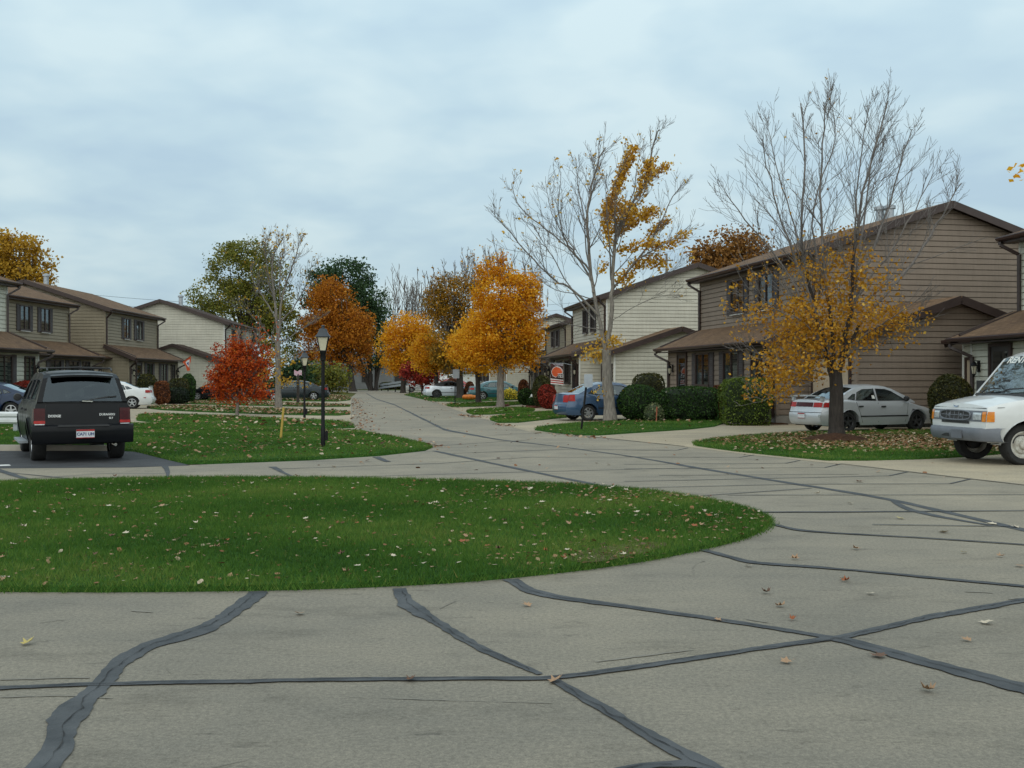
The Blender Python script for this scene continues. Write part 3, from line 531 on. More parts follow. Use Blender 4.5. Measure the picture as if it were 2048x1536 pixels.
# ------------------------------------------------------------------ houses
def wall(mb, p0, p1, nrm, zb, prof, lap=.2, groove=.025):
    """clapboards from plan point p0 to p1, outward normal nrm; prof = [(s, ztop)...] with one peak"""
    p0, p1, nrm = Vector(p0), Vector(p1), Vector(nrm); d = (p1 - p0); Ln = d.length; d = d / Ln
    ss = [s * Ln for s, _ in prof]; zz = [z for _, z in prof]; zmax = max(zz)
    def span(z):
        lo, hi = None, None; n = 200
        # exact intersection on the monotone pieces
        for i in range(len(ss) - 1):
            a, b, za, zc = ss[i], ss[i + 1], zz[i], zz[i + 1]
            if max(za, zc) < z: continue
            if za >= z: l = a
            else: l = a + (b - a) * (z - za) / (zc - za)
            if zc >= z: h = b
            else: h = a + (b - a) * (z - za) / (zc - za)
            lo = l if lo is None else min(lo, l); hi = h if hi is None else max(hi, h)
        return (lo, hi) if lo is not None else (None, None)
    def pt(s, z, o): q = p0 + d * s + nrm * o; return (q.x, q.y, z)
    z = zb
    while z < zmax - .01:
        za, zc = z, min(z + lap, zmax - .002); zg = min(za + groove, zc)
        a0, a1 = span(za); g0, g1 = span(zg); c0, c1 = span(zc)
        if a0 is None or c0 is None: break
        mb.quad(pt(g0, zg, .018), pt(g1, zg, .018), pt(c1, zc, .004), pt(c0, zc, .004))
        mb.quad(pt(a0, za, -.045), pt(a1, za, -.045), pt(g1, zg, -.045), pt(g0, zg, -.045))
        mb.quad(pt(g0, zg, -.045), pt(g1, zg, -.045), pt(g1, zg, .018), pt(g0, zg, .018))
        mb.quad(pt(a0, za, .004), pt(a1, za, .004), pt(a1, za, -.045), pt(a0, za, -.045))
        z += lap
SL = .333
def house(loc, rot, side, siding, label, L=11.2, D=10.1, wins=((4.1, 2.3), (6.9, 2.3)), lower=((3.95, 2.45), (6.95, 2.5)), near='garage', far=None, door_u=9.4, light_u=1.6, roof='roof', corner=None, lantern=(10.6, .5), upz=0.0, chim=(), number=None, curtain=True, proj=True):
    h = empty("townhouse", loc, rot, label, "house", "townhouses along the street")
    S = side
    def V(u, v, z): return (S * v, u, z)
    sid = M[siding]; ctr = M[corner] if corner else sid; rf = M[roof]
    ev, ee, rz = 1.5, 6.05, 6.05 + D / 2 * SL            # setback, eave wall height, ridge wall height
    w = MB(); fr = Vector((-S, 0, 0)); bk = -fr; ne = Vector((0, -1, 0)); fa = Vector((0, 1, 0))
    P = lambda u, v: Vector((S * v, u, 0))
    wall(w, P(0, ev), P(L, ev), fr, 3.3, [(0, ee), (1, ee)])
    gp_ = [(0, ee), (.5, rz), (1, ee)]
    wall(w, P(0, ev), P(0, ev + D), ne, .3, gp_); wall(w, P(L, ev), P(L, ev + D), fa, .3, gp_); wall(w, P(0, ev + D), P(L, ev + D), bk, .3, [(0, ee), (1, ee)])
    wall(w, P(0, 0), P(L, 0), fr, .3, [(0, 2.95), (1, 2.95)])
    wall(w, P(0, 0), P(0, ev), ne, .3, [(0, 2.95), (1, 3.55)]); wall(w, P(L, 0), P(L, ev), fa, .3, [(0, 2.95), (1, 3.55)])
    w.build("wall", sid, h)
    f = MB(); f.box(*sorted_box(V(-.0, -.02, 0), V(L, ev, .3))); f.box(*sorted_box(V(.02, ev, 0), V(L - .02, ev + D - .02, .29))); f.build("foundation", M['found'], h)
    for u in (0, L):
        t = MB(); t.box(*sorted_box(V(u - .05, -.026, .3), V(u + .05, .05, 2.95))); t.build("corner_board", ctr, h)
        t = MB(); t.box(*sorted_box(V(u - .05, ev - .026, 3.3), V(u + .05, ev + .05, ee))); t.build("corner_board", ctr, h)
    # main roof
    ov, ex = .45, .35; th = .17; r = MB(); pk = rz + .19
    e1 = V(-ex, ev - ov, ee + .19 - ov * SL); e2 = V(L + ex, ev - ov, ee + .19 - ov * SL); k1 = V(-ex, ev + D / 2, pk); k2 = V(L + ex, ev + D / 2, pk); b1 = V(-ex, ev + D + ov, ee + .19 - ov * SL); b2 = V(L + ex, ev + D + ov, ee + .19 - ov * SL)
    r.slab([e1, e2, k2, k1], .10); r.slab([k1, k2, b2, b1], .10); r.build("roof", rf, h)
    fs = MB()
    for u in (-ex - .012, L + ex + .012):
        up = Vector((0, 0, -.125))
        fs.beam(Vector(V(u, ev - ov - .02, ee + .18 - ov * SL)) + up, Vector(V(u, ev + D / 2, pk)) + up, .05, .26); fs.beam(Vector(V(u, ev + D / 2, pk)) + up, Vector(V(u, ev + D + ov + .02, ee + .18 - ov * SL)) + up, .05, .26)
    fs.box(*sorted_box(V(-ex, ev - ov + .02, ee - .02 - ov * SL), V(L + ex, ev, ee - .0))); fs.build("fascia", M['trim'], h)
    def gutter(u0, u1, v, z, name="gutter"):
        g = MB(); n = 8
        ring = lambda u: [V(u, v - .13 * math.sin(a) if a < 2 else v, z - .12 * (1 - math.cos(a)) * .5) for a in (0,)] 
        pr = [(0, 0), (-.13, 0), (-.135, -.03), (-.11, -.09), (-.06, -.12), (0, -.12)]
        vs = [V(u, v + a, z + b) for u in (u0, u1) for a, b in pr]; m = len(pr)
        g.add(vs, [(i, i + 1, m + i + 1, m + i) for i in range(m - 1)] + [tuple(range(m)), tuple(range(2 * m - 1, m - 1, -1))]); g.build(name, M['gutter'], h)
    gutter(-ex - .02, L + ex + .02, ev - ov - .003, ee + .17 - ov * SL)
    def spout(pts, name="downspout"):
        s = MB()
        for a, b in zip(pts[:-1], pts[1:]): s.beam(a, b, .085, .085, (.3, .2, 1))
        s.build(name, M['spout'], h)
    # pent roof over the ground floor front
    pz0, ps = 2.95, .43; pr = MB(); pe = -.5
    pr.slab([V(-.35, pe, pz0 + .19 + pe * ps), V(L + .35, pe, pz0 + .19 + pe * ps), V(L + .35, ev + .02, pz0 + .19 + ev * ps), V(-.35, ev + .02, pz0 + .19 + ev * ps)], .10)
    pr.build("porch_roof", rf, h); fp = MB()
    for u in (-.362, L + .362): fp.beam(Vector(V(u, pe - .02, pz0 + .065 + pe * ps)), Vector(V(u, ev, pz0 + .065 + ev * ps)), .05, .24)
    fp.box(*sorted_box(V(-.34, pe + .02, pz0 + pe * ps - .01), V(L + .34, -.03, pz0 + pe * ps + .02))); fp.build("fascia", M['trim'], h)
    gutter(-.38, L + .38, pe - .003, pz0 + .17 + pe * ps)
    for u, sg in ((0, 1), (L, -1)):
        uu = u + sg * .06
        spout([V(uu - sg * .3, ev - ov - .05, ee - .12), V(uu - sg * .3, ev - ov - .05, ee - .22), V(uu, ev - .08, ee - .55), V(uu, ev - .08, 3.72), V(uu, .35, 3.30), V(uu, -.42, 2.98)])
        spout([V(uu - sg * .3, pe - .06, 2.72), V(uu - sg * .3, pe - .06, 2.62), V(uu + sg * .08, -.08, 2.32), V(uu + sg * .08, -.08, .2), V(uu + sg * .08, -.35, .08)])
    def window(u, wd, v, z0, z1, shut=.46, pane_split=True):
        x = wd / 2 - shut; m = MB(); o = v - .03
        def bx(a, b, c, d_, f0=.05, q=m): q.box(*sorted_box(V(a, o - f0, c), V(b, o + .03, d_)))
        fw = .06
        bx(u - x, u + x, z1 - fw, z1); bx(u - x, u + x, z0 - .05, z0 + fw, .07); bx(u - x, u - x + fw, z0, z1); bx(u + x - fw, u + x, z0, z1); bx(u - .025, u + .025, z0, z1, .04)
        W = m.build("window", M['trim'], h)
        p = MB(); p.quad(V(u - x, o + .005, z0), V(u + x, o + .005, z0), V(u + x, o + .005, z1), V(u - x, o + .005, z1)); p.build("pane", M['pane'], W)
        c = MB(); c.quad(V(u - x, o + .025, z0), V(u + x, o + .025, z0), V(u + x, o + .025, z1), V(u - x, o + .025, z1)); c.build("dark_room", M['inside'], W)
        if curtain:
            c = MB(); q = np.linspace(u + x - .55 * x, u + x - .08, 9)
            c.grid([[V(a, o + .016 - .004 * (i % 2), z0 + .06), V(a, o + .016 - .004 * (i % 2), z1 - .06)] for i, a in enumerate(q)]); c.build("curtain", M['curtain'], W)
        sl = MB(); sl.box(*sorted_box(V(u - x + .03, o - .085, z0 - .07), V(u + x - .03, o - .0, z0 - .045))); sl.build("sill", M['whitepaint'], W)
        if shut:
            for sg in (-1, 1):
                s = MB(); a, b = sorted((u + sg * x, u + sg * (x + shut - .04))); s.box(*sorted_box(V(a + .01, o - .03, z0 - .04), V(b, o + .03, z1 + .02)))
                for q in np.arange(z0 + .06, z1 - .08, .085): s.hexa([V(a + .06, o - .03, q), V(b - .05, o - .03, q), V(b - .05, o - .029, q + .05), V(a + .06, o - .029, q + .05)], [V(a + .06, o - .045, q), V(b - .05, o - .045, q), V(b - .05, o - .031, q + .05), V(a + .06, o - .031, q + .05)])
                s.build("shutter", M['shutter'], W)
    for u, wd in wins: window(u, wd, ev, 4.28, 5.66, wd * .2)
    for u, wd in lower: window(u, wd, 0, 1.28, 2.62, wd * .19)
    def door(u, wd, v, z0, z1, mat, name="door", nrm=None):
        m = MB(); m.box(*sorted_box(V(u - wd / 2, v - .045, z0), V(u + wd / 2, v + .03, z1))); Dd = m.build(name, mat, h)
        fm = MB(); a = wd / 2
        for b in ((u - a - .1, u - a, z0, z1 + .1), (u + a, u + a + .1, z0, z1 + .1), (u - a, u + a, z1, z1 + .1)): fm.box(*sorted_box(V(b[0], v - .08, b[2]), V(b[1], v + .03, b[3])))
        fm.build("frame", M['trim'], Dd)
        if name == "door":
            k = MB(); k.tube([V(u - a + .1, v - .05, z0 + 1), V(u - a + .1, v - .12, z0 + 1)], .03, 8); k.build("handle", M['chrome'], Dd)
            k = MB(); k.quad(V(u - a + .12, v - .050, z0 + .2), V(u + a - .12, v - .050, z0 + .2), V(u + a - .12, v - .050, z1 - .15), V(u - a + .12, v - .050, z1 - .15)); k.build("pane", M['pane'], Dd)
        else:
            k = MB()
            for q in np.linspace(z0 + .1, z1 - .55, 4):
                for s in np.linspace(u - a + .08, u + a - .08, 5)[:-1]: k.box(*sorted_box(V(s, v - .053, q), V(s + (wd - .2) / 4.4, v - .04, q + .36)))
            k.build("panel", mat, Dd)
    door(door_u, 1.0, 0, .45, 2.6, M['door']); window(light_u, .95, 0, .9, 2.6, 0)
    st = MB(); st.box(*sorted_box(V(door_u - .8, -1.0, 0), V(door_u + .8, -.03, .22))); st.box(*sorted_box(V(door_u - .7, -.6, .22), V(door_u + .7, -.03, .42))); st.build("step", M['kerb'], h)
    for u in lantern:
        m = MB(); b = Vector(V(u, -.02, 2.1)); o = Vector(V(0, -.16, 0))
        m.box(*sorted_box(V(u - .06, -.05, 1.85), V(u + .06, -.01, 2.2))); m.tube([V(u, -.05, 2.16), V(u, -.14, 2.22), V(u, -.18, 2.12)], .015, 6)
        m.lathe([(.0, 2.18), (.05, 2.15), (.10, 2.05), (.10, 2.03)], 8, c=V(u, -.18, 0)); m.lathe([(.055, 1.78), (.02, 1.72), (0, 1.70)], 8, c=V(u, -.18, 0)); m.lathe([(.06, 1.78), (.06, 1.80)], 8, c=V(u, -.18, 0))
        for k in range(4): a = k * math.pi / 2 + .78; m.beam(Vector(V(u, -.18, 1.79)) + Vector((.055 * math.cos(a), .055 * math.sin(a), 0)), Vector(V(u, -.18, 2.04)) + Vector((.09 * math.cos(a), .09 * math.sin(a), 0)), .012, .012)
        Ln = m.build("wall_lantern", M['black'], h); g = MB(); g.lathe([(.045, 1.8), (.078, 2.03)], 8, c=V(u, -.18, 0)); g.build("lamp_glass", M['lampglass'], Ln)
    # garage wings with their own low gables
    def wing(u0, u1, outer, v0, gw=7.0, gd=True, dl=None):
        ww = MB(); gz = 2.9; gr = gz + gw / 2 * SL; gpf = [(0, gz), (.5, gr), (1, gz)]
        wall(ww, P(u0, v0), P(u1, v0), fr, .1, [(0, gz), (1, gz)]); wall(ww, P(outer, v0), P(outer, v0 + gw), ne if outer < 1 else fa, .1, gpf)
        ww.build("garage_wall", sid, h); cb_ = MB(); cb_.box(*sorted_box(V(outer - .05, v0 - .026, .1), V(outer + .05, v0 + .06, gz))); cb_.build("corner_board", ctr, h)
        a0, a1 = (u0 - .35, u1 - .005) if outer < 1 else (u0 + .005, u1 + .35); q = MB(); o = .45; pk2 = gr + .19
        q.slab([V(a0, v0 - o, gz + .19 - o * SL), V(a1, v0 - o, gz + .19 - o * SL), V(a1, v0 + gw / 2, pk2), V(a0, v0 + gw / 2, pk2)], .10); q.slab([V(a0, v0 + gw / 2, pk2), V(a1, v0 + gw / 2, pk2), V(a1, v0 + gw + o, gz + .19 - o * SL), V(a0, v0 + gw + o, gz + .19 - o * SL)], .10); q.build("garage_roof", rf, h)
        fz = MB(); uo = a0 - .012 if outer < 1 else a1 + .012; dn = Vector((0, 0, -.125)); fz.beam(Vector(V(uo, v0 - o - .02, gz + .18 - o * SL)) + dn, Vector(V(uo, v0 + gw / 2, pk2)) + dn, .05, .26); fz.beam(Vector(V(uo, v0 + gw / 2, pk2)) + dn, Vector(V(uo, v0 + gw + o, gz + .18 - o * SL)) + dn, .05, .26); fz.build("fascia", M['trim'], h)
        gutter(a0, a1, v0 - o - .003, gz + .17 - o * SL)
        if gd: c = dl or (u0 + u1) / 2; door(c, min(2.5, u1 - u0 - .6), v0, .05, 2.25, M['garage'], "garage_door")
    if near == 'garage': wing(-3.3, -.06, -3.3, 1.2)
    if far: wing(L + .06, L + far, L + far, .9)
    if chim:
        for u, v, hh in chim:
            m = MB(); z = pk - abs(v - D / 2 - ev) * SL; m.lathe([(.17, z - .2), (.17, z + hh)], 14, c=V(u, v, 0)); m.lathe([(.24, z + hh - .12), (.24, z + hh), (.05, z + hh + .08), (0, z + hh + .08)], 14, c=V(u, v, 0)); m.lathe([(.17, z + hh - .12), (.24, z + hh - .12)], 14, c=V(u, v, 0)); m.build("flue_pipe", M['galv'], h)
    return h
def sorted_box(a, b): return tuple(min(x, y) for x, y in zip(a, b)), tuple(max(x, y) for x, y in zip(a, b))
def text(s, size, mat, parent, mtx, name="lettering", ext=.002, bold=0.0):
    cu = bpy.data.curves.new("t", 'FONT'); cu.body = s; cu.size = size; cu.extrude = ext; cu.offset = bold; cu.align_x = 'CENTER'; cu.align_y = 'CENTER'
    o = bpy.data.objects.new("t", cu); COL.objects.link(o); bpy.context.view_layer.update(); dg = bpy.context.evaluated_depsgraph_get()
    me = bpy.data.meshes.new_from_object(o.evaluated_get(dg)); bpy.data.objects.remove(o); me.transform(mtx); me.materials.clear(); return link_mesh(name, me, mat, parent)
def hp(px_near, Y, setb=0): return ((px_near - 1024) * Y / FPX, Y, 0)
# right row: A brown, C cream, D tan, E cream; B at the right edge
hA = house((9.2, 37.4, 0), R(11), 1, 'taupe', "brown sided townhouse behind the half bare tree with golden lower leaves", chim=((5.15, 6.9, .75), (4.6, 7.0, .75)))
hB = house((14.58, 20.85, 0), R(4.5), 1, 'white', "pale sided townhouse at the right edge behind the white van", near=None, far=2.25, corner='whitepaint', lantern=(10.75, .5), light_u=2.0, door_u=9.55)
hC = house((3.65, 58.3, 0), R(7), 1, 'cream', "cream townhouse with an orange helmet banner on its front", L=10.2, corner='whitepaint', wins=((3.6, 1.8), (5.9, 1.8)), lower=((3.6, 2.1), (6.3, 2.1)), door_u=8.8, light_u=1.3, lantern=(9.7, .5))
hD = house((2.9, 86.6, 0), R(6.5), 1, 'tan', "tan townhouse just past the cream one with the helmet banner", near='garage', wins=((4.4, 2.2), (7.0, 2.2)))
hE = house((-2.2, 104.5, 0), R(8), 1, 'cream', "cream townhouse farthest along the right side behind the orange trees", near='garage', corner='whitepaint')
hB.scale = (1, 1, .96)
# left row
hL0 = house((-22.6, 39.2, 0), R(-2), -1, 'white', "pale townhouse cut by the left edge behind the red hedge", near=None, wins=((4.5, 1.9), (7.5, 1.9)), lower=((4.5, 2.3), (8.0, 2.2)), light_u=10.3, door_u=1.8, corner='whitepaint', lantern=(10.85,))
hL1 = house((-26.05, 54.6, 0), R(-2.5), -1, 'tan', "tan townhouse with two dark upper windows left of the one with a side gable", near=None, far=3.6, L=11, wins=((5.5, 1.9), (7.9, 1.9)), lower=((6.0, 2.2), (8.3, 2.1)), light_u=10.0, door_u=2.5, chim=())
hL2 = house((-24.7, 69.3, 0), R(1.5), -1, 'tan', "tan townhouse with a flag on its front and a tall tan gable wall", near=None, L=11, wins=((4.0, 2.0), (6.7, 2.3)), lower=((4.2, 2.2), (7.4, 2.2)), light_u=9.7, door_u=1.9, chim=((4.8, 7.2, 1.0),))
hL3 = house((-21.7, 86.8, 0), R(3), -1, 'cream', "cream gabled townhouse behind the small red maple on the left", roof='roof_dark', wins=((3.6, 1.9), (6.4, 2.0)), chim=((2.5, 5.6, .8),), corner='whitepaint')
# house number and address on B
text("174", .22, M['black'], hB, Matrix.Translation((-.035, 10.3, 1.45)) @ Matrix.Rotation(R(-90), 4, 'Z') @ Matrix.Rotation(R(90), 4, 'X'), "house_number", .006)
# far buildings at the end of the street
def simple_house(loc, rot, wx, wy, hz, wallm, roofm, label, windows=3):
    h = empty("far_house", loc, rot, label, "house"); w = MB(); X, Y = wx / 2, wy / 2; rz = hz + wy / 2 * .4
    wall(w, (-X, -Y, 0), (X, -Y, 0), (0, -1, 0), 0, [(0, hz), (1, hz)]); wall(w, (-X, -Y, 0), (-X, Y, 0), (-1, 0, 0), 0, [(0, hz), (.5, rz), (1, hz)]); wall(w, (X, -Y, 0), (X, Y, 0), (1, 0, 0), 0, [(0, hz), (.5, rz), (1, hz)]); w.build("wall", wallm, h)
    r = MB(); r.slab([(-X - .4, -Y - .5, hz - .05), (X + .4, -Y - .5, hz - .05), (X + .4, 0, rz + .2), (-X - .4, 0, rz + .2)], .15); r.slab([(-X - .4, 0, rz + .2), (X + .4, 0, rz + .2), (X + .4, Y + .5, hz - .05), (-X - .4, Y + .5, hz - .05)], .15); r.build("roof", roofm, h)
    for k in range(windows):
        x = -X + wx * (k + .5) / windows; m = MB(); m.box((x - .8, -Y - .06, 1.0), (x + .8, -Y + .02, 2.2)); m.build("window", M['door'], h)
    return h
simple_house((-24.5, 158, 0), R(4), 14, 9, 3.6, M['greysiding'], M['roof_grey'], "dark grey building behind the multi stemmed tree at the street end", 2)
simple_house((-11, 175, 0), R(-4), 20, 9, 2.6, M['whitepaint'], M['roof_grey'], "low white house with a blue grey roof at the end of the street", 3)
# ------------------------------------------------------------------ trees, shrubs
def nrm(v): return v / (np.linalg.norm(v) + 1e-9)
class Wood:
    thr = .042
    """collects tapered limbs as tubes into one mesh"""
    def __init__(s): s.V = []; s.F = []; s.n = 0; s.T = []
    def limb(s, pts, r0, r1, sides=5):
        P = np.asarray(pts, float); n = len(P); rad = np.linspace(r0, r1, n)
        T = np.gradient(P, axis=0); T /= np.linalg.norm(T, axis=1)[:, None] + 1e-9
        ref = np.array([1., .3, .1]) if abs(T[0][2]) > .5 else np.array([0, .2, 1.])
        A = np.cross(T, ref); A /= np.linalg.norm(A, axis=1)[:, None] + 1e-9; B = np.cross(T, A)
        t = np.arange(sides) * 2 * np.pi / sides
        ring = P[:, None, :] + rad[:, None, None] * (A[:, None, :] * np.cos(t)[None, :, None] + B[:, None, :] * np.sin(t)[None, :, None])
        s.V.append(ring.reshape(-1, 3)); k = np.arange(sides); i = np.arange(n - 1)[:, None] * sides
        f = np.stack([i + k, i + (k + 1) % sides, i + sides + (k + 1) % sides, i + sides + k], -1).reshape(-1, 4) + s.n; s.F.append(f); s.n += n * sides; s.T.append(np.repeat((rad[:-1] < s.thr).astype(np.int32), sides))
    def build(s, name, mat, parent):
        V = np.concatenate(s.V).astype(np.float32); F = np.concatenate(s.F).astype(np.int32); me = bpy.data.meshes.new(name)
        me.vertices.add(len(V)); me.vertices.foreach_set("co", V.ravel()); me.loops.add(F.size); me.loops.foreach_set("vertex_index", F.ravel())
        me.polygons.add(len(F)); me.polygons.foreach_set("loop_start", np.arange(0, F.size, 4, dtype=np.int32)); me.polygons.foreach_set("material_index", np.concatenate(s.T)); me.update(calc_edges=True)
        return link_mesh(name, me, [mat, M['twig']], parent, True)
def wander(rg, p, d, L, n, wob, up):
    P = [np.array(p, float)]; d = nrm(np.array(d, float))
    for i in range(n):
        d = nrm(d + rg.normal(0, wob, 3) + np.array([0, 0, up])); P.append(P[-1] + d * L / n)
    return np.array(P)
def twigs(rg, W, pts, r0, r1, n, L, rmin, level, tips, up=.14, ang=(.35, .72), start=.25, flat=1.0):
    P = np.asarray(pts); seg = len(P) - 1
    for _ in range(n):
        u = start + (1 - start) * rg.random() ** .85; x = u * seg; i = min(int(x), seg - 1); f = x - i; p = P[i] * (1 - f) + P[i + 1] * f; d = nrm(P[i + 1] - P[i])
        q = nrm(np.cross(d, rg.normal(0, 1, 3))); q[1] *= flat; a = rg.uniform(*ang); dd = d * math.cos(a) + q * math.sin(a); l = L * rg.uniform(.5, 1.2) * (1.2 - .88 * u); rr = max((r0 + (r1 - r0) * u) * .5, rmin)
        Q = wander(rg, p, dd, l, 4, .10, up); W.limb(Q, rr, rmin * .8, 4 if rr > .012 else 3); tips.append(Q)
        if level > 0: twigs(rg, W, Q, rr, rmin, max(2, int(n * .42)), l * .55, rmin, level - 1, tips, up, ang, .2, flat)
def leaf_quads(rg, C, size, flat=0.0, droop=.0):
    n = len(C); a = rg.normal(0, 1, (n, 3)); a[:, 2] = a[:, 2] * (1 - flat) - droop; a /= np.linalg.norm(a, axis=1)[:, None]; b = np.cross(a, rg.normal(0, 1, (n, 3))); b /= np.linalg.norm(b, axis=1)[:, None] + 1e-9
    s = (size * rg.uniform(.6, 1.3, n))[:, None]; a *= s * .5; b *= s * .36; c = np.cross(a, b); c *= (.5 / (np.linalg.norm(c, axis=1)[:, None] + 1e-9)) * s * .15
    return np.stack([C - a, C - a * .1 + b + c, C + a, C - a * .1 - b + c], 1).reshape(-1, 3)
ORANGE = leafmat("leaf_orange", [(0, (.32, .10, .008)), (.3, (.64, .26, .012)), (.6, (.80, .42, .020)), (.85, (.88, .53, .05)), (1, (.86, .58, .14))], .5)
BURNT = leafmat("leaf_burnt", [(0, (.16, .05, .008)), (.35, (.38, .125, .012)), (.7, (.55, .22, .018)), (1, (.68, .34, .05))], .4)
GOLD2 = leafmat("leaf_pale_gold", [(0, (.30, .14, .02)), (.35, (.56, .30, .03)), (.7, (.72, .44, .06)), (1, (.80, .58, .16))], .45)
GOLD = leafmat("leaf_gold", [(0, (.22, .09, .012)), (.35, (.44, .20, .016)), (.7, (.60, .32, .03)), (1, (.72, .46, .09))], .4)
YELLOW = leafmat("leaf_yellow", [(0, (.24, .14, .02)), (.5, (.50, .28, .025)), (1, (.66, .46, .08))], .35)
OLIVE = leafmat("leaf_olive", [(0, (.06, .072, .016)), (.45, (.16, .175, .03)), (.8, (.30, .26, .045)), (1, (.56, .32, .05))], .3)
BRONZE = leafmat("leaf_bronze", [(0, (.09, .075, .012)), (.4, (.26, .15, .016)), (.75, (.45, .20, .015)), (1, (.55, .30, .04))], .3)
DARKG = leafmat("leaf_darkgreen", [(0, (.018, .042, .018)), (.5, (.040, .080, .032)), (1, (.09, .14, .055))], .2)
REDM = leafmat("leaf_redmaple", [(0, (.18, .025, .008)), (.4, (.46, .065, .012)), (.75, (.62, .13, .018)), (1, (.70, .28, .06))], .4)
CRIM = leafmat("leaf_crimson", [(0, (.12, .012, .012)), (.5, (.30, .03, .022)), (1, (.46, .09, .04))], .3)
RUST = leafmat("leaf_rust", [(0, (.09, .042, .016)), (.5, (.27, .125, .03)), (1, (.42, .22, .06))], .25)
def blob_tree(name, label, base, blobs, mat, nleaf, size, cat="tree", trunk_r=.16, bark='bark_dark', seed=1, Y=None, clumps=140, sigma=.30, bare=0, bare_up=None, trunk_top=None, splay=.8, shell=.45, group="trees along the street", wisps=0, depth=1.0, stems=1):
    """base pixel on the ground, blobs [(px,py,rx,ry)] photo pixels: crown volumes at the tree's own depth"""
    rg = np.random.default_rng(seed); b = G(*base) if Y is None else Vector(((base[0] - 1024) * Y / FPX, Y, 0)); Y = b.y; k = Y / FPX
    root = empty(name, b, 0, label, cat, group); ox = np.array(b)
    B = [(np.array(at(px, py, Y)) - ox, rx * k, ry * k) for px, py, rx, ry in blobs]; wts = np.array([(rx * rx * ry) ** .75 for _, rx, ry in B]); wts /= wts.sum()
    def sample(n, lo):
        i = rg.choice(len(B), n, p=wts); d = rg.normal(0, 1, (n, 3)); d /= np.linalg.norm(d, axis=1)[:, None]; r = (lo + (1 - lo) * rg.random(n)) ** (1 / 2.2)
        c = np.array([B[j][0] for j in i]); s = np.array([(B[j][1], min(B[j][1], B[j][2]) * depth + .3 * abs(B[j][1] - B[j][2]), B[j][2]) for j in i]); return c + d * r[:, None] * s
    C = sample(clumps, shell); crand = rg.random(clumps)
    m = rg.choice(clumps, nleaf); csz = rg.uniform(.6, 1.5, clumps)
    Pn = C[m] + np.clip(rg.normal(0, 1, (nleaf, 3)), -1.7, 1.7) * (sigma * csz[m])[:, None] * np.array([1, 1, .75]); rnd = np.clip(.30 * crand[m] + rg.normal(.34, .17, nleaf), 0, 1)
    W = Wood(); cz = sum(c[2] * w for (c, _, _), w in zip(B, wts)); lowz = min(c[2] - ry for c, _, ry in B); cx = sum(c * w for (c, _, _), w in zip(B, wts))
    tz = trunk_top if trunk_top is not None else max(.8, lowz + .25 * (cz - lowz))
    tops = []
    for s_ in range(stems):
        off = np.array([rg.normal(0, .25), rg.normal(0, .2), 0]) * (stems > 1); sp = np.array([splay * (2 * s_ / max(stems - 1, 1) - 1) + rg.normal(0, .3), rg.normal(0, .6), 0]) * (stems > 1)
        tp = np.array([cx[0] * .25, cx[1] * .25, tz]) + sp; tr = np.array([off + [0, 0, -.05], off + (tp - off) * .12 + [0, 0, 0], off + (tp - off) * .5 + [rg.normal(0, .03), 0, 0], tp]); rr = trunk_r if stems == 1 else trunk_r * rg.uniform(.5, .8)
        W.limb(tr[:2], rr * 1.35, rr * 1.02, 9); W.limb(tr[1:], rr * 1.02, rr * .8, 9); tops.append(tp)
    tips = []
    for j in rg.choice(clumps, min(clumps, 34 + bare), replace=False):
        tp = tops[rg.integers(len(tops))]; e = C[j]; mid = tp * .45 + e * .55 + np.array([0, 0, -.12 * np.linalg.norm(e - tp)]) * np.array([1, 1, 1]); t = np.linspace(0, 1, 7)[:, None]
        Q = tp * (1 - t) ** 2 + 2 * t * (1 - t) * mid + e * t ** 2; Q[1:-1] += rg.normal(0, .04, (5, 3)); W.limb(Q, trunk_r * rg.uniform(.2, .5), .012, 5)
        if bare: twigs(rg, W, Q, .03, .01, 5, .9, max(.008, .00022 * Y), 1, tips, .2)
    if bare_up:
        for px, py, hh, n in bare_up:
            c = np.array(at(px, py, Y)) - ox
            for _ in range(n):
                p = c + rg.normal(0, 1, 3) * np.array([hh * .45, hh * .35, hh * .25]); Q = wander(rg, p, (rg.normal(0, .22) + .25 * (p[0] - c[0]) / hh, rg.normal(0, .2), 1), hh * rg.uniform(.6, 1.1), 5, .08, .06); rm = max(.009, .00020 * Y); W.limb(Q, rm * 2.0, rm * .7, 3); twigs(rg, W, Q, rm * 1.6, rm, 5, hh * .4, rm, 0, tips, .16, start=.1)
    W.build("trunk", M[bark], root)
    LQ = [leaf_quads(rg, Pn, size, .25, .15)]; LRr = [rnd]
    if wisps and tips:
        T = np.array([q[rg.integers(1, len(q))] for q in tips])[rg.choice(len(tips), wisps)] + rg.normal(0, .08, (wisps, 3)); LQ.append(leaf_quads(rg, T, size)); LRr.append(np.clip(rg.normal(.55, .2, wisps), 0, 1))
    npmesh("crown", np.concatenate(LQ), 4, mat, root, np.concatenate(LRr)); return root
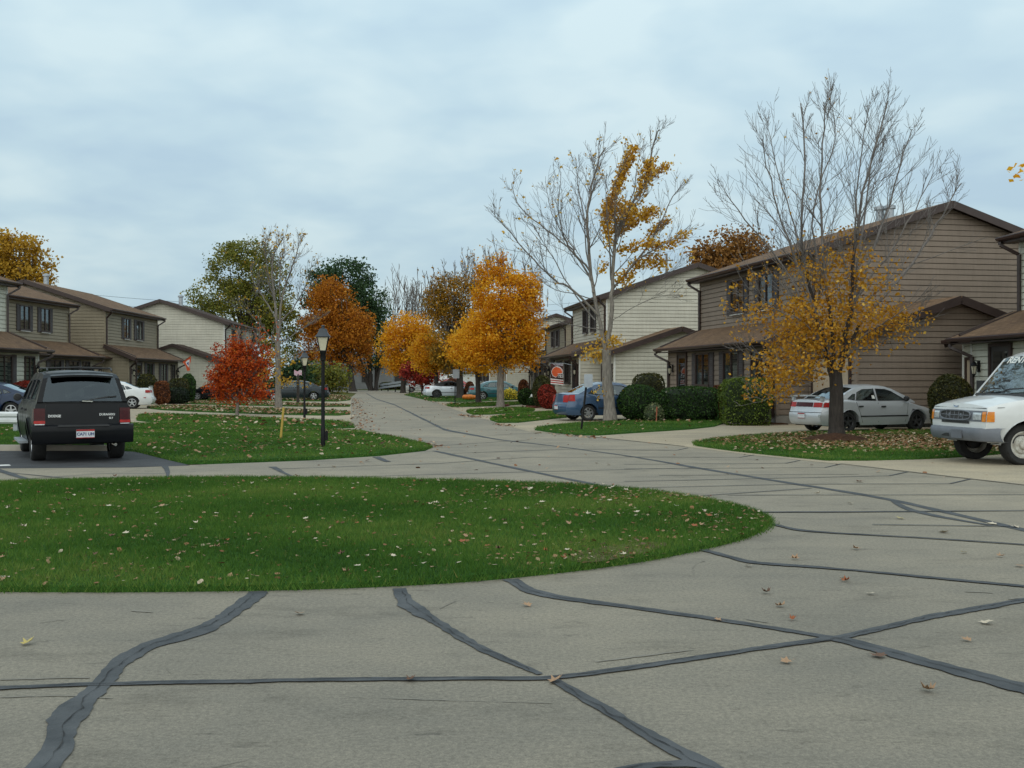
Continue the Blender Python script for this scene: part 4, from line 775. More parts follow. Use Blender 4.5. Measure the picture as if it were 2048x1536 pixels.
def traced_tree(name, label, base, limbs, leaves, mat, size, seed, trunk_pts, trunk_r, bark, rmin, twig_n=11, twig_L=1.5, group="trees along the street", mound=None, sub=2):
    """limbs traced from the photo's pixels, each with a depth drift so the crown is round"""
    rg = np.random.default_rng(seed); b = G(*base); Y = b.y; root = empty(name, b, 0, label, "tree", group); ox = np.array(b); W = Wood(); tips = []
    k = Y / FPX
    def dense(P, rep=4):
        P = np.array(P); t = np.linspace(0, len(P) - 1, (len(P) - 1) * rep + 1); i = np.minimum(t.astype(int), len(P) - 2); f = (t - i)[:, None]
        Pm = np.concatenate([2 * P[:1] - P[1:2], P, 2 * P[-1:] - P[-2:-1]]); a, bb, c, d = Pm[i], Pm[i + 1], Pm[i + 2], Pm[i + 3]
        return .5 * (2 * bb + (c - a) * f + (2 * a - 5 * bb + 4 * c - d) * f ** 2 + (3 * bb - a - 3 * c + d) * f ** 3)
    T = dense([np.array(at(px, py, Y)) - ox for px, py in trunk_pts], 3); n = len(T); W.limb(T[:3] + np.array([[0, 0, -.06], [0, 0, 0], [0, 0, 0]]), trunk_r * 1.5, trunk_r * 1.05, 12); W.limb(T[2:], trunk_r * 1.05, trunk_r * .85, 12)
    for L in limbs:
        pts, r0, dep = L[0], L[1], L[2]; m = len(pts)
        P = np.array([np.array(at(px, py, Y + dep * (i / (m - 1)) ** 1.1)) - ox for i, (px, py) in enumerate(pts)])
        Q = dense(P); Q = Q[:max(4, int(len(Q) * .985))]; Q[1:-1] += rg.normal(0, .018, (len(Q) - 2, 3)); r1 = max(rmin, r0 * .16); r0 *= .66; W.limb(Q, r0, r1, 7); ln = np.linalg.norm(np.diff(Q, axis=0), axis=1).sum()
        tips.append(Q[-3:]); twigs(rg, W, Q, r0 * .8, r1, int(twig_n * ln / 3.0) + 3, twig_L * min(1.25, .35 + ln / 5), rmin, sub - 1, tips, .13, (.42, .85), L[3] if len(L) > 3 else .3)
    W.build("trunk", M[bark], root); V = []; Rr = []
    for kind, spec, n in leaves:
        if kind == 'strip':
            P = dense([np.array(at(px, py, Y)) - ox + np.array([0, dp, 0]) for px, py, dp in spec[0]]); i = rg.integers(0, len(P) - 1, n); f = rg.random(n)[:, None]; C = P[i] * (1 - f) + P[i + 1] * f + rg.normal(0, 1, (n, 3)) * spec[1] * k * np.array([1, 1.2, 1])
            for _ in range(14): 
                q = P[rg.integers(0, len(P) - 1)]; W2 = wander(rg, q, nrm(P[-1] - P[0]) + rg.normal(0, .3, 3), .9, 4, .1, .05); tips.append(W2)
        elif kind == 'blob':
            px, py, rx, ry, dp = spec; c = np.array(at(px, py, Y)) - ox; nc = max(6, n // 26); cc = rg.normal(0, 1, (nc, 3)); cc /= np.linalg.norm(cc, axis=1)[:, None]; cc *= (rg.random(nc) ** .42)[:, None]; cc = c + cc * np.array([rx * k, dp, ry * k]); C = cc[rg.integers(0, nc, n)] + rg.normal(0, 1, (n, 3)) * np.array([.20, .20, .13])
        else:                                # leaves left on twig ends inside a pixel window
            x0, y0, x1, y1 = spec; Tt = np.array([q[-1 - rg.integers(0, 2)] for q in tips]); px = 1024 + FPX * (Tt[:, 0] + ox[0]) / (Tt[:, 1] + Y); py = HOR - FPX * (Tt[:, 2] - EYE) / (Tt[:, 1] + Y); kk = (px > x0) & (px < x1) & (py > y0) & (py < y1); Tt = Tt[kk]
            if not len(Tt): continue
            C = Tt[rg.integers(0, len(Tt), n)] + rg.normal(0, .05, (n, 3))
        V.append(leaf_quads(rg, C, size, .2, .35)); Rr.append(np.clip(rg.normal(.5, .23, n), 0, 1))
    npmesh("crown", np.concatenate(V), 4, mat, root, np.concatenate(Rr)); return root
# the half bare tree on the right
traced_tree("maple_tree", "tall bare topped tree with golden lower leaves in front of the brown house", (1672, 880), [
 ([(1663, 752), (1648, 690), (1626, 600), (1602, 480), (1610, 330), (1598, 165)], .10, .9), ([(1678, 745), (1690, 690), (1702, 600), (1714, 470), (1735, 350), (1790, 150)], .115, -.5),
 ([(1670, 748), (1664, 660), (1652, 560), (1640, 420), (1645, 290), (1655, 180)], .085, -.9), ([(1686, 720), (1720, 650), (1790, 568), (1850, 490), (1895, 410), (1932, 352)], .075, .3),
 ([(1655, 720), (1622, 640), (1572, 540), (1490, 440), (1436, 362)], .065, .4), ([(1692, 660), (1732, 540), (1772, 430), (1800, 330), (1832, 235)], .065, 1.2),
 ([(1660, 700), (1622, 600), (1575, 480), (1540, 360), (1520, 250)], .06, -1.3), ([(1646, 690), (1600, 640), (1540, 612), (1478, 560)], .04, -1.4), ([(1650, 735), (1590, 690), (1520, 650), (1452, 600)], .04, 1.0),
 ([(1645, 745), (1585, 735), (1530, 715), (1478, 690)], .03, -1.0), ([(1640, 760), (1590, 775), (1535, 800), (1500, 790)], .016, -1.6, .6), ([(1700, 690), (1760, 650), (1820, 612), (1870, 560)], .035, -1.5), ([(1700, 620), (1770, 520), (1830, 420), (1880, 320)], .05, -.7),
 ([(1710, 600), (1725, 450), (1745, 330), (1768, 200)], .055, .9), ([(1640, 560), (1625, 420), (1668, 280), (1662, 200)], .045, .5), ([(1705, 560), (1712, 430), (1722, 300), (1745, 170)], .045, -1.4), ([(1600, 500), (1572, 400), (1545, 300), (1530, 215)], .035, .6), ([(1690, 700), (1750, 690), (1800, 660), (1850, 640)], .03, 1.2)],
 [('blob', (1640, 655, 125, 78, 1.8), 2300), ('blob', (1600, 722, 88, 46, 1.5), 1350), ('blob', (1700, 570, 70, 80, 1.5), 1150), ('blob', (1640, 540, 60, 45, 1.3), 550), ('blob', (1740, 650, 88, 45, 1.5), 750), ('blob', (1545, 770, 40, 34, .9), 420), ('blob', (1565, 640, 75, 40, 1.2), 700), ('blob', (1790, 640, 40, 26, .9), 260), ('blob', (1690, 480, 55, 40, 1.0), 160), ('twig', (1440, 500, 1830, 800), 500), ('twig', (1540, 140, 1700, 480), 40)],
 GOLD, .092, 21, [(1674, 884), (1672, 840), (1673, 790), (1671, 742)], .185, 'bark_dark', .0048, 10, 1.95)
mb = MB(); c = G(1672, 884); mb.lathe([(1.0, 0), (.7, .08), (.35, .16), (0, .2)], 20, c=(0, 0, 0)); o = tag(mb.build("soil_mound", M['mulch'], smooth=True), kind="structure"); o.location = (c.x, c.y, .03)
# the bare tree with strips of gold leaves in the middle
traced_tree("maple_tree", "forked grey tree bare on its left with strips of gold leaves on its right", (1218, 843), [
 ([(1212, 706), (1203, 664), (1188, 591), (1177, 505), (1175, 439), (1179, 395), (1199, 317), (1215, 289)], .13, .5), ([(1215, 690), (1222, 622), (1226, 560), (1230, 483), (1257, 417), (1290, 362), (1308, 284), (1322, 252)], .135, -.4),
 ([(1196, 630), (1147, 581), (1109, 560), (1068, 521), (1009, 452), (990, 430)], .075, -.9), ([(1186, 585), (1179, 552), (1135, 494), (1080, 450), (1035, 406), (1020, 355)], .07, 1.1), ([(1178, 540), (1144, 501), (1124, 461), (1117, 406), (1124, 322)], .06, -1.5),
 ([(1177, 470), (1157, 384), (1150, 292)], .05, .8), ([(1190, 640), (1140, 575), (1104, 510), (1075, 479), (1040, 425)], .045, 2.0), ([(1228, 575), (1268, 528), (1308, 472), (1345, 395), (1376, 352)], .07, .9), ([(1240, 560), (1279, 517), (1334, 486), (1400, 436)], .055, -1.4), ([(1222, 560), (1219, 505), (1215, 439), (1210, 345)], .05, -1.8),
 ([(1235, 470), (1262, 400), (1275, 330), (1282, 285)], .045, 1.0), ([(1235, 460), (1222, 400), (1240, 340), (1262, 280)], .045, -.8), ([(1188, 600), (1155, 590), (1100, 575), (1060, 540)], .035, -2.2), ([(1222, 600), (1290, 560), (1340, 545), (1375, 520)], .03, 1.8), ([(1205, 660), (1150, 650), (1095, 640), (1060, 655)], .03, -2.0, .2), ([(1180, 560), (1170, 450), (1190, 360), (1180, 300)], .045, 2.0), ([(1150, 500), (1110, 440), (1095, 390), (1090, 340)], .035, 1.9), ([(1225, 640), (1275, 610), (1330, 590), (1370, 590)], .02, -1.5)],
 [('strip', ([(1216, 490, -.5), (1212, 430, -.4), (1230, 385, -.3), (1248, 340, -.3), (1265, 298, -.2)], 6), 1500), ('blob', (1243, 425, 42, 27, .7), 900), ('strip', ([(1275, 400, -.2), (1290, 352, -.3), (1300, 328, -.3)], 7), 500), ('strip', ([(1290, 365, 0), (1318, 340, .1), (1338, 330, .1)], 5), 260), ('strip', ([(1232, 465, .3), (1275, 435, .4), (1318, 415, .5)], 7), 700), ('strip', ([(1240, 502, 0), (1290, 490, -.3), (1322, 494, -.5), (1368, 475, -.9)], 6), 600), ('strip', ([(1300, 470, .6), (1322, 448, .7), (1345, 432, .8)], 5), 260),
  ('strip', ([(1266, 532, .2), (1300, 520, .2), (1330, 528, .1)], 8), 420), ('strip', ([(1236, 562, 0), (1262, 552, 0)], 8), 260), ('strip', ([(1200, 545, 0), (1214, 520, 0)], 4), 70), ('blob', (1188, 712, 26, 14, .6), 190), ('blob', (1222, 678, 14, 30, .5), 170), ('blob', (1206, 785, 10, 12, .3), 30), ('twig', (1000, 260, 1400, 620), 320)],
 GOLD2, .125, 33, [(1221, 846), (1218, 800), (1214, 760), (1213, 700)], .20, 'bark', .0058, 9, 1.8)
# bare grey tree on the left
traced_tree("bare_tree", "tall nearly bare grey tree behind the second lamp post", (557, 815), [
 ([(555, 690), (552, 620), (545, 560), (548, 510), (575, 460)], .13, .6), ([(556, 680), (562, 610), (575, 560), (592, 510), (600, 470)], .11, -.8), ([(553, 640), (530, 600), (505, 560), (500, 520)], .07, .8), ([(556, 650), (590, 610), (615, 560), (628, 500)], .07, .5), ([(553, 690), (520, 650), (490, 620), (470, 600)], .05, -1.5), ([(558, 690), (600, 660), (630, 640), (650, 630)], .05, 1.5), ([(556, 720), (600, 705), (640, 690)], .03, -1.2), ([(548, 600), (535, 540), (530, 490), (535, 465)], .06, -1.2), ([(560, 600), (560, 540), (568, 490), (560, 465)], .06, 1.5), ([(553, 710), (510, 690), (480, 660)], .03, 1.5)],
 [('blob', (560, 740, 62, 50, 1.7), 420), ('twig', (470, 450, 660, 720), 320), ('blob', (520, 690, 40, 40, 1.2), 120)], YELLOW, .15, 44, [(557, 815), (556, 770), (556, 720), (555, 680)], .15, 'bark', .0062, 10, 1.7)
# leafy trees
blob_tree("maple_tree", "dense round orange maple with a pale trunk in a red mulch ring", (1001, 814), [(1010, 590, 62, 62), (1008, 660, 75, 66), (965, 690, 55, 55), (1048, 650, 36, 70), (1000, 545, 42, 30), (1040, 590, 38, 50), (1012, 712, 58, 28)], ORANGE, 34000, .135, trunk_r=.21, bark='bark', seed=2, clumps=330, sigma=.26, bare=6, bare_up=[(1010, 555, 1.7, 26), (965, 560, 1.4, 8), (1060, 600, 1.2, 12)], wisps=500)
blob_tree("maple_tree", "thin trunked orange maple left of the dense round one", (957, 807), [(945, 706, 46, 34), (930, 695, 36, 30), (965, 722, 34, 20), (950, 655, 26, 40)], ORANGE, 11000, .15, trunk_r=.17, bark='bark_dark', seed=3, clumps=120, sigma=.3)
blob_tree("maple_tree", "bronze leaved tree with bare grey twigs showing through its middle", (921, 797), [(910, 590, 45, 45), (880, 610, 32, 40), (895, 660, 36, 60), (940, 600, 28, 50), (905, 714, 40, 34), (930, 680, 24, 40)], BRONZE, 16000, .165, trunk_r=.3, bark='bark_dark', seed=4, clumps=190, sigma=.36, bare=26, bare_up=[(900, 590, 2.4, 24), (930, 660, 2.6, 26), (945, 560, 2.0, 14)], wisps=600)
blob_tree("maple_tree", "small orange maple with low crown beside the parked convertible", (873, 796), [(870, 708, 36, 28), (850, 700, 26, 26), (890, 722, 30, 18), (862, 728, 26, 14)], ORANGE, 9000, .17, trunk_r=.19, bark='bark_dark', seed=6, clumps=100, sigma=.32)
blob_tree("maple_tree", "large far orange tree left of the bronze one by the street end", (806, 786), [(805, 690, 34, 55), (830, 660, 34, 40), (800, 722, 30, 26), (845, 700, 30, 40), (785, 690, 18, 45)], ORANGE, 15000, .22, trunk_r=.28, bark='bark_dark', seed=7, clumps=150, sigma=.5, bare=8, bare_up=[(850, 650, 3.2, 14)])
blob_tree("maple_tree", "small crimson maple under the far orange trees", (845, 790), [(838, 748, 30, 22), (820, 740, 16, 14), (855, 755, 22, 16)], CRIM, 2600, .26, trunk_r=.12, bark='bark_dark', seed=8, clumps=70, sigma=.3)
blob_tree("maple_tree", "big orange maple behind the front lamp post", (706, 783), [(665, 620, 42, 50), (690, 660, 48, 55), (650, 680, 46, 50), (700, 705, 38, 42), (660, 590, 30, 30), (640, 640, 36, 40), (715, 660, 28, 45)], BURNT, 24000, .26, trunk_r=.42, bark='bark_dark', seed=9, clumps=230, sigma=.55)
blob_tree("maple_tree", "small bright red maple on the left lawn", (474, 831), [(475, 740, 40, 50), (502, 722, 28, 36), (452, 760, 34, 34), (478, 780, 48, 22), (510, 768, 26, 30), (446, 722, 20, 22), (482, 700, 22, 22), (424, 772, 16, 14), (528, 742, 14, 16), (440, 700, 12, 12), (535, 700, 12, 16), (520, 790, 18, 10), (452, 790, 18, 10)], REDM, 9500, .105, trunk_r=.075, bark='bark', seed=10, clumps=210, sigma=.17, shell=.15, bare=14, bare_up=[(520, 690, .9, 14), (440, 735, .8, 10), (490, 690, .7, 10)], wisps=900)
blob_tree("tree", "olive green tree rising behind the cream gabled house", (490, 780), [(480, 540, 62, 55), (530, 560, 48, 60), (430, 590, 46, 40), (500, 620, 70, 60), (455, 640, 55, 50), (550, 620, 40, 60), (560, 680, 40, 50), (410, 615, 26, 26), (490, 500, 44, 26)], OLIVE, 26000, .28, trunk_r=.45, seed=12, Y=128, clumps=420, sigma=.55, bare=10, wisps=300)
blob_tree("tree", "dark green multi stemmed tree at the far left of the street end", (742, 781), [(695, 560, 46, 40), (735, 600, 36, 45), (720, 640, 46, 55), (755, 650, 22, 45), (650, 560, 36, 32), (745, 700, 28, 40), (640, 620, 34, 60)], DARKG, 20000, .32, trunk_r=.34, seed=13, clumps=330, sigma=.62, stems=6, trunk_top=5.6, splay=2.2)
blob_tree("tree", "golden tree rising behind the left edge houses", (40, 790), [(40, 500, 42, 42), (10, 520, 50, 50), (70, 535, 34, 40), (-30, 510, 50, 55), (30, 560, 70, 40)], YELLOW, 10000, .27, trunk_r=.4, seed=14, Y=88, clumps=260, sigma=.38, bare=10)
blob_tree("oak_tree", "rusty brown oak crown behind the brown and cream roofs", (1455, 790), [(1455, 490, 50, 32), (1420, 515, 42, 28), (1500, 500, 38, 34), (1470, 540, 80, 50)], RUST, 9000, .27, trunk_r=.4, seed=15, Y=86, clumps=230, sigma=.36, bare=12, shell=.3)
blob_tree("maple_tree", "orange maple outside the right edge with one branch in the picture", (2240, 890), [(2300, 320, 120, 110), (2260, 420, 110, 70), (2047, 352, 13, 9)], ORANGE, 5200, .13, trunk_r=.2, seed=16, Y=21, clumps=240, sigma=.12, shell=.3)
blob_tree("tree", "pinkish grey bare twigged trees beyond the orange ones at the street end", (818, 782), [(800, 640, 40, 30), (840, 650, 40, 40)], RUST, 60, .2, trunk_r=.35, bark='twig', seed=17, Y=165, clumps=60, sigma=.4, bare=50, bare_up=[(785, 640, 5.5, 26), (815, 635, 5.5, 26), (850, 640, 5.5, 22)])
blob_tree("tree", "low dark evergreen behind the dark green sedan on the left", (600, 790), [(575, 760, 24, 26), (600, 755, 26, 30)], DARKG, 2600, .3, trunk_r=.2, seed=18, Y=96, clumps=80, sigma=.4, cat="tree")
blob_tree("tree", "dark leafy thicket tree left of the orange maple trunk", (660, 790), [(640, 755, 30, 28), (672, 760, 26, 24)], OLIVE, 2600, .32, trunk_r=.2, seed=19, Y=112, clumps=90, sigma=.45)

# clipped shrubs: a leafy skin over a dark core
SH = {'green': leafmat("shrub_green", [(0, (.012, .032, .008)), (.5, (.030, .072, .013)), (1, (.08, .14, .03))], .12), 'olive': leafmat("shrub_olive", [(0, (.022, .026, .008)), (.5, (.055, .058, .014)), (1, (.13, .10, .03))], .12),
      'red': leafmat("shrub_red", [(0, (.09, .012, .008)), (.5, (.24, .028, .016)), (1, (.38, .06, .03))], .15), 'rust': leafmat("shrub_rust", [(0, (.06, .02, .01)), (.5, (.16, .055, .02)), (1, (.28, .10, .035))], .15), 'dark': leafmat("shrub_dark", [(0, (.006, .012, .006)), (.5, (.014, .026, .010)), (1, (.035, .05, .02))], .1), 'grey': leafmat("shrub_grey", [(0, (.04, .07, .025)), (.5, (.10, .13, .055)), (1, (.30, .28, .15))], .15), 'hedge': leafmat("shrub_hedge", [(0, (.034, .055, .010)), (.5, (.082, .125, .016)), (1, (.17, .22, .035))], .12)}
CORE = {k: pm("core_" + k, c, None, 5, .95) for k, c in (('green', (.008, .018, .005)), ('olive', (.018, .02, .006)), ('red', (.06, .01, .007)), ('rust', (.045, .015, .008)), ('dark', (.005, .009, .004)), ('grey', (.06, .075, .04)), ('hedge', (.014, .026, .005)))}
def shrub(name, label, box, kind, Y=None, n=3000, p=2.4, size=.055, dep=None, seed=0, rz=0, group="clipped shrubs in front of the houses", rag=.035):
    """box = photo pixels x0,y0,x1,y1 at depth Y (its foot's depth unless given); p = roundness exponent"""
    x0, y0, x1, y1 = box; rg = np.random.default_rng(seed + int(x0)); Y = Y or G(x0, y1).y; k = Y / FPX; w = (x1 - x0) * k / 2; ztop = EYE - (y0 - HOR) * k; zb = 0.0; hgt = (ztop - zb) / 2; d = dep or w
    cx = ((x0 + x1) / 2 - 1024) * k; root_loc = (cx, Y + d * .5, zb)
    def surf(m, infl):
        q = rg.normal(0, 1, (m, 3)); q /= np.linalg.norm(q, axis=1)[:, None]; s = (np.abs(q) ** p).sum(1) ** (-1 / p); return q * s[:, None] * np.array([w, d, hgt]) * infl + np.array([0, 0, hgt])
    lump = lambda C: 1 + .05 * np.sin(C[:, 0] * 5 + seed) * np.sin(C[:, 1] * 4.3 + 1) + .05 * np.sin(C[:, 2] * 5.7 + seed)
    C = surf(n, 1.0); c0 = np.array([0, 0, hgt]); C = c0 + (C - c0) * lump(C)[:, None] * (1 - np.abs(rg.normal(0, rag, n)) + rag * .6)[:, None]; C = C[C[:, 2] > .0]
    V = leaf_quads(rg, C, size * 1.3); o = npmesh(name, V, 4, SH[kind], None, np.clip(rg.normal(.45, .2, len(C)) + .12 * np.sin(C[:, 0] * 6) * np.sin(C[:, 2] * 5), 0, 1)); o.location = root_loc; o.rotation_euler = (0, 0, rz)
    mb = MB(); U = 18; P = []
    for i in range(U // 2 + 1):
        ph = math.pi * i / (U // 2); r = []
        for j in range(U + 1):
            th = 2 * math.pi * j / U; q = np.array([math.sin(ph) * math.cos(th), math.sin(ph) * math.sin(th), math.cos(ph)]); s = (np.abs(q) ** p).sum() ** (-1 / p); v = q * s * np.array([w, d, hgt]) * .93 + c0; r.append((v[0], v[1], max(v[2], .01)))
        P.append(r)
    mb.grid(P); mb.build("stems", CORE[kind], o, True); return tag(o, label, "shrub", group)  # added solid core, not real stems: dark fill that blocks see-through between leaves
shrub("hedge", "dark green box shaped hedge in front of the brown house windows", (1328, 776, 1437, 843), 'green', n=6500, p=4.5, dep=.8, seed=1)
shrub("hedge", "tall yellow green block hedge beside the driveway", (1450, 755, 1541, 851), 'hedge', n=6500, p=5.5, dep=.85, seed=2)
shrub("shrub", "reddish brown shrub squeezed between the two green hedges", (1425, 770, 1462, 838), 'rust', Y=41.5, n=1800, p=3, seed=3)
shrub("juniper_bush", "large rounded green juniper leaning by the blue sedan", (1240, 768, 1322, 843), 'green', n=5000, p=2.3, seed=4)
shrub("shrub", "round clipped ball shrub behind the large juniper", (1266, 747, 1332, 806), 'olive', Y=42.5, n=3600, p=2.6, seed=5)
shrub("juniper_bush", "low green juniper right of the large rounded one", (1290, 785, 1345, 842), 'green', Y=39.6, n=2600, p=2.2, seed=6)
shrub("flowering_bush", "pale grey leaved loose bush by the orange stake", (1290, 808, 1326, 843), 'grey', Y=38.6, n=700, p=2, seed=7, rag=.2, size=.07)
shrub("shrub", "round olive shrub behind the white van at the pale house corner", (1869, 749, 1948, 838), 'olive', Y=30.2, n=4800, p=2.6, seed=8)
shrub("shrub", "big dark round shrub under the helmet banner", (1066, 752, 1106, 815), 'olive', Y=58.0, n=2600, p=2.6, size=.08, seed=9)
shrub("shrub", "bright red shrub under the helmet banner", (1078, 768, 1112, 794), 'red', Y=56.5, n=1800, p=2.3, size=.08, seed=10)
shrub("shrub", "lower dark red shrub in front of the bright red one", (1084, 786, 1113, 812), 'red', Y=55, n=1500, p=2.3, size=.08, seed=11)
shrub("shrub", "green round shrub left of the fire hydrant", (1036, 776, 1066, 807), 'green', Y=63, n=1700, p=2.2, size=.08, seed=12)
shrub("shrub", "maroon ball shrub beside the teal sedan", (1036, 761, 1057, 800), 'rust', Y=70, n=1200, p=2.4, size=.09, seed=13)
shrub("shrub", "small green shrub touching the fire hydrant bed", (1055, 795, 1076, 812), 'green', Y=60, n=700, p=2.2, size=.08, seed=14)
shrub("hedge", "red barberry hedge behind the blue sedan on the left", (15, 762, 82, 786), 'red', Y=47, n=3200, p=3, size=.075, dep=.6, seed=15)
shrub("shrub", "dark green shrub between the red hedge and the black suv", (68, 739, 120, 800), 'dark', Y=48.5, n=2600, p=2.3, size=.075, seed=16)
shrub("shrub", "olive shrub at the left behind the white sedan boot", (272, 749, 310, 800), 'olive', Y=66, n=2000, p=2.5, size=.09, seed=17)
shrub("shrub", "rust coloured shrub just right of the white sedan", (306, 763, 335, 800), 'rust', Y=64, n=1500, p=3, size=.09, seed=18)
shrub("shrub", "brownish olive shrub behind the low dark hedge on the left", (333, 758, 374, 790), 'olive', Y=68, n=1600, p=2.8, size=.09, seed=19)
shrub("shrub", "dark round ball shrub under the orange house flag", (359, 748, 388, 790), 'green', Y=70, n=1600, p=2.6, size=.09, seed=20)
shrub("hedge", "low black green hedge in front of the tan townhouse", (328, 777, 374, 801), 'dark', Y=66, n=1500, p=3, size=.09, seed=21, dep=.7)
shrub("shrub", "olive brown shrub behind the front of the dark green sedan", (522, 762, 560, 800), 'olive', Y=80, n=1500, p=2.6, size=.1, seed=22)
shrub("shrub", "dark shrub beside the porch behind the dark green sedan", (560, 752, 590, 800), 'dark', Y=88, n=1200, p=2.4, size=.1, seed=23)
shrub("shrub", "dull red shrub behind the parked convertible", (892, 757, 914, 780), 'rust', Y=96, n=900, p=2.4, size=.12, seed=24)
shrub("shrub", "maroon shrub between the far trunks left of the teal sedan", (929, 764, 948, 797), 'rust', Y=84, n=900, p=2.4, size=.1, seed=25)
for i, (px, py) in enumerate(((775, 772), (800, 771), (825, 772))): shrub("shrub", ("low green scrub left under the metal rail", "low green scrub in the middle behind the metal rail", "low green scrub at the right end of the metal rail")[i], (px - 16, py - 8, px + 16, py + 6), 'olive', Y=150, n=900, p=2, size=.2, seed=30 + i, rag=.15, group="scrub beyond the metal rail")
# ------------------------------------------------------------------ vehicles
def interp(pts, x): return float(np.interp(x, [p[0] for p in pts], [p[1] for p in pts]))
class Car:
    """body lofted from a side silhouette: x forward, y left, z up, origin on the ground"""
    def __init__(s, name, label, cat, loc, rz, paintm, W, rear, front, top, roof, sill=.22, wheels=(-1.3, 1.3), R=.30, glass='carglass', roofw=.68, plan=(.80, .78, 6), crown=.05, tumble=.96, arch=.06, rim='alloy', spokes=5, interior=True, tyre_w=.19, zmax=.55, group=None, bulge=.10, fl=.05):
        s.h = empty(name, loc, rz, label, cat, group); s.W, s.rear, s.front, s.top, s.roof = W, rear, front, top, roof; s.pm = M[paintm]; s.sill = sill; s.wh = wheels; s.R = R; s.plan = plan; s.crown = crown; s.tumble = tumble; s.roofw = roofw; s.arch = arch; s.zmax = zmax; s.bulge = bulge; s.fl = fl
        s.xr = min(x for _, x in rear); s.xf = max(x for _, x in front)
        s.body(); s.cabin(glass, interior)
        for x in wheels:
            for sg in (-1, 1): s.wheel(x, sg, rim, spokes, tyre_w)
    def half(s, x, z):
        a = (x - s.xr) / (s.xf - s.xr) * 2 - 1; k, kf, e = s.plan; pl = 1 - (1 - (k if a < 0 else kf)) * abs(a) ** e
        v = 1 - s.fl * ((z - s.zmax) / .45) ** 2 if z > s.zmax else 1 - .07 * ((s.zmax - z) / .4) ** 2
        return s.W / 2 * pl * max(v, .85)
    def end(s, z, e): return interp(s.rear if e < 0 else s.front, z)
    def zbot(s, x):
        z = s.sill
        for w in s.wh:
            r = s.R + s.arch; d = abs(x - w)
            if d < r: z = max(z, s.R + math.sqrt(r * r - d * d) * .98)
        return z
    def body(s):
        L = s.xf - s.xr; xs = set(np.linspace(s.xr, s.xf, 34))
        for w in s.wh:
            r = s.R + s.arch; xs |= set(w + r * np.sin(np.linspace(-math.pi / 2, math.pi / 2, 15))); xs |= {w - r - .004, w + r + .004}
        xs = sorted(x for x in xs if s.xr <= x <= s.xf); mb = MB(); NT = 9
        def side(x, t):
            a = (x - s.xr) / L; zb, zt = s.zbot(x), interp(s.top, x); z = zb + (zt - zb) * t; xx = self_x(a, z); return xx, z
        def self_x(a, z): return s.end(z, -1) + a * (s.end(z, 1) - s.end(z, -1))
        s.self_x = self_x
        for sg in (-1, 1):
            P = []
            for x in xs:
                r = []
                for t in np.linspace(0, 1, NT):
                    xx, z = side(x, t); y = s.half(x, z); y -= .025 * max(0, (t - .86) / .14) ** 2; r.append((xx, sg * y, z))
                P.append(r)
            mb.grid(P)
            for w in s.wh:                   # wheel-arch lining
                r = s.R + s.arch; A = []
                for a in np.linspace(0, math.pi, 13):
                    x = w + r * math.cos(a); z = s.R + r * math.sin(a) * .98; y = s.half(x, z); A.append([(x, sg * (y + .012), z), (x, sg * (y - .02), z), (x, sg * (y - .3), z)])
                mb.grid(A)
        D = []
        for x in xs:                         # bonnet / boot / scuttle surface
            a = (x - s.xr) / L; zt = interp(s.top, x); y0 = s.half(x, zt) - .025; r = []
            for q in np.linspace(-1, 1, 11):
                z = zt + s.crown * (1 - abs(q) ** 2.6); xx = self_x(a, zt); bl = s.bulge * (1 - q * q); xx += -bl * (1 - a) ** 10 + bl * a ** 10; r.append((xx, y0 * q, z))
            D.append(r)
        mb.grid(D)
        for e, x in ((-1, s.xr), (1, s.xf)):
            P = []; zb, zt = s.sill + .02, interp(s.top, x)
            for t in np.linspace(0, 1, 12):
                z = zb + (zt - zb) * t; y0 = s.half(x, z) - .025 * max(0, (t - .86) / .14) ** 2; P.append([(s.end(z, e) + e * s.bulge * (1 - q * q), y0 * q, z + s.crown * (1 - abs(q) ** 2.6) * t ** 6) for q in np.linspace(-1, 1, 13)])
            mb.grid(P)
        s.bodyo = mb.build("body", s.pm, s.h, True)
        u = MB(); u.box((s.xr + .25, -s.W * .40, s.sill - .02), (s.xf - .25, s.W * .40, s.sill + .14)); u.tube([(w_, -s.W * .36, s.R) for w_ in (s.wh[0],)] + [(s.wh[0], s.W * .36, s.R)], .05, 8); u.tube([(s.wh[1], -s.W * .36, s.R), (s.wh[1], s.W * .36, s.R)], .04, 8)
        u.build("underbody", M['plastic'], s.h)
    def cside(s, x, z):                      # half width of the cabin side
        zb = interp(s.top, x); zr = max(p[1] for p in s.roof); yb = s.half(max(min(x, s.xf - .35), s.xr + .2), zb) - .035; yr = s.W / 2 * s.roofw
        t = max(0, min(1.05, (z - zb) / max(zr - zb, .05))); return yb + (yr - yb) * t ** 1.15
    def cabin(s, glass, interior):
        rl = s.roof; wins = s.windows = []
    def finish(s, windows, flags, glass='carglass', border=.10, split=None, pillar=None):
        """windows: side glass polygons (x,z); flags: per roof-line segment 'g' glass or 'p' paint"""
        rl = s.roof; base = [(x, interp(s.top, x) - .02) for x in np.linspace(rl[-1][0], rl[0][0], 9)]
        outer = [(p[0], p[1]) for p in rl] + [(x, z) for x, z in base]
        fr = MB()
        for sg in (-1, 1):
            fr.poly(outer, windows, lambda x, z, sg=sg: (x, sg * s.cside(x, z), z))
        rows = []; NQ = 13; qs = [-1, -1 + border * .5, -1 + border] + list(np.linspace(-1 + border * 1.6, 1 - border * 1.6, NQ - 6)) + [1 - border, 1 - border * .5, 1]
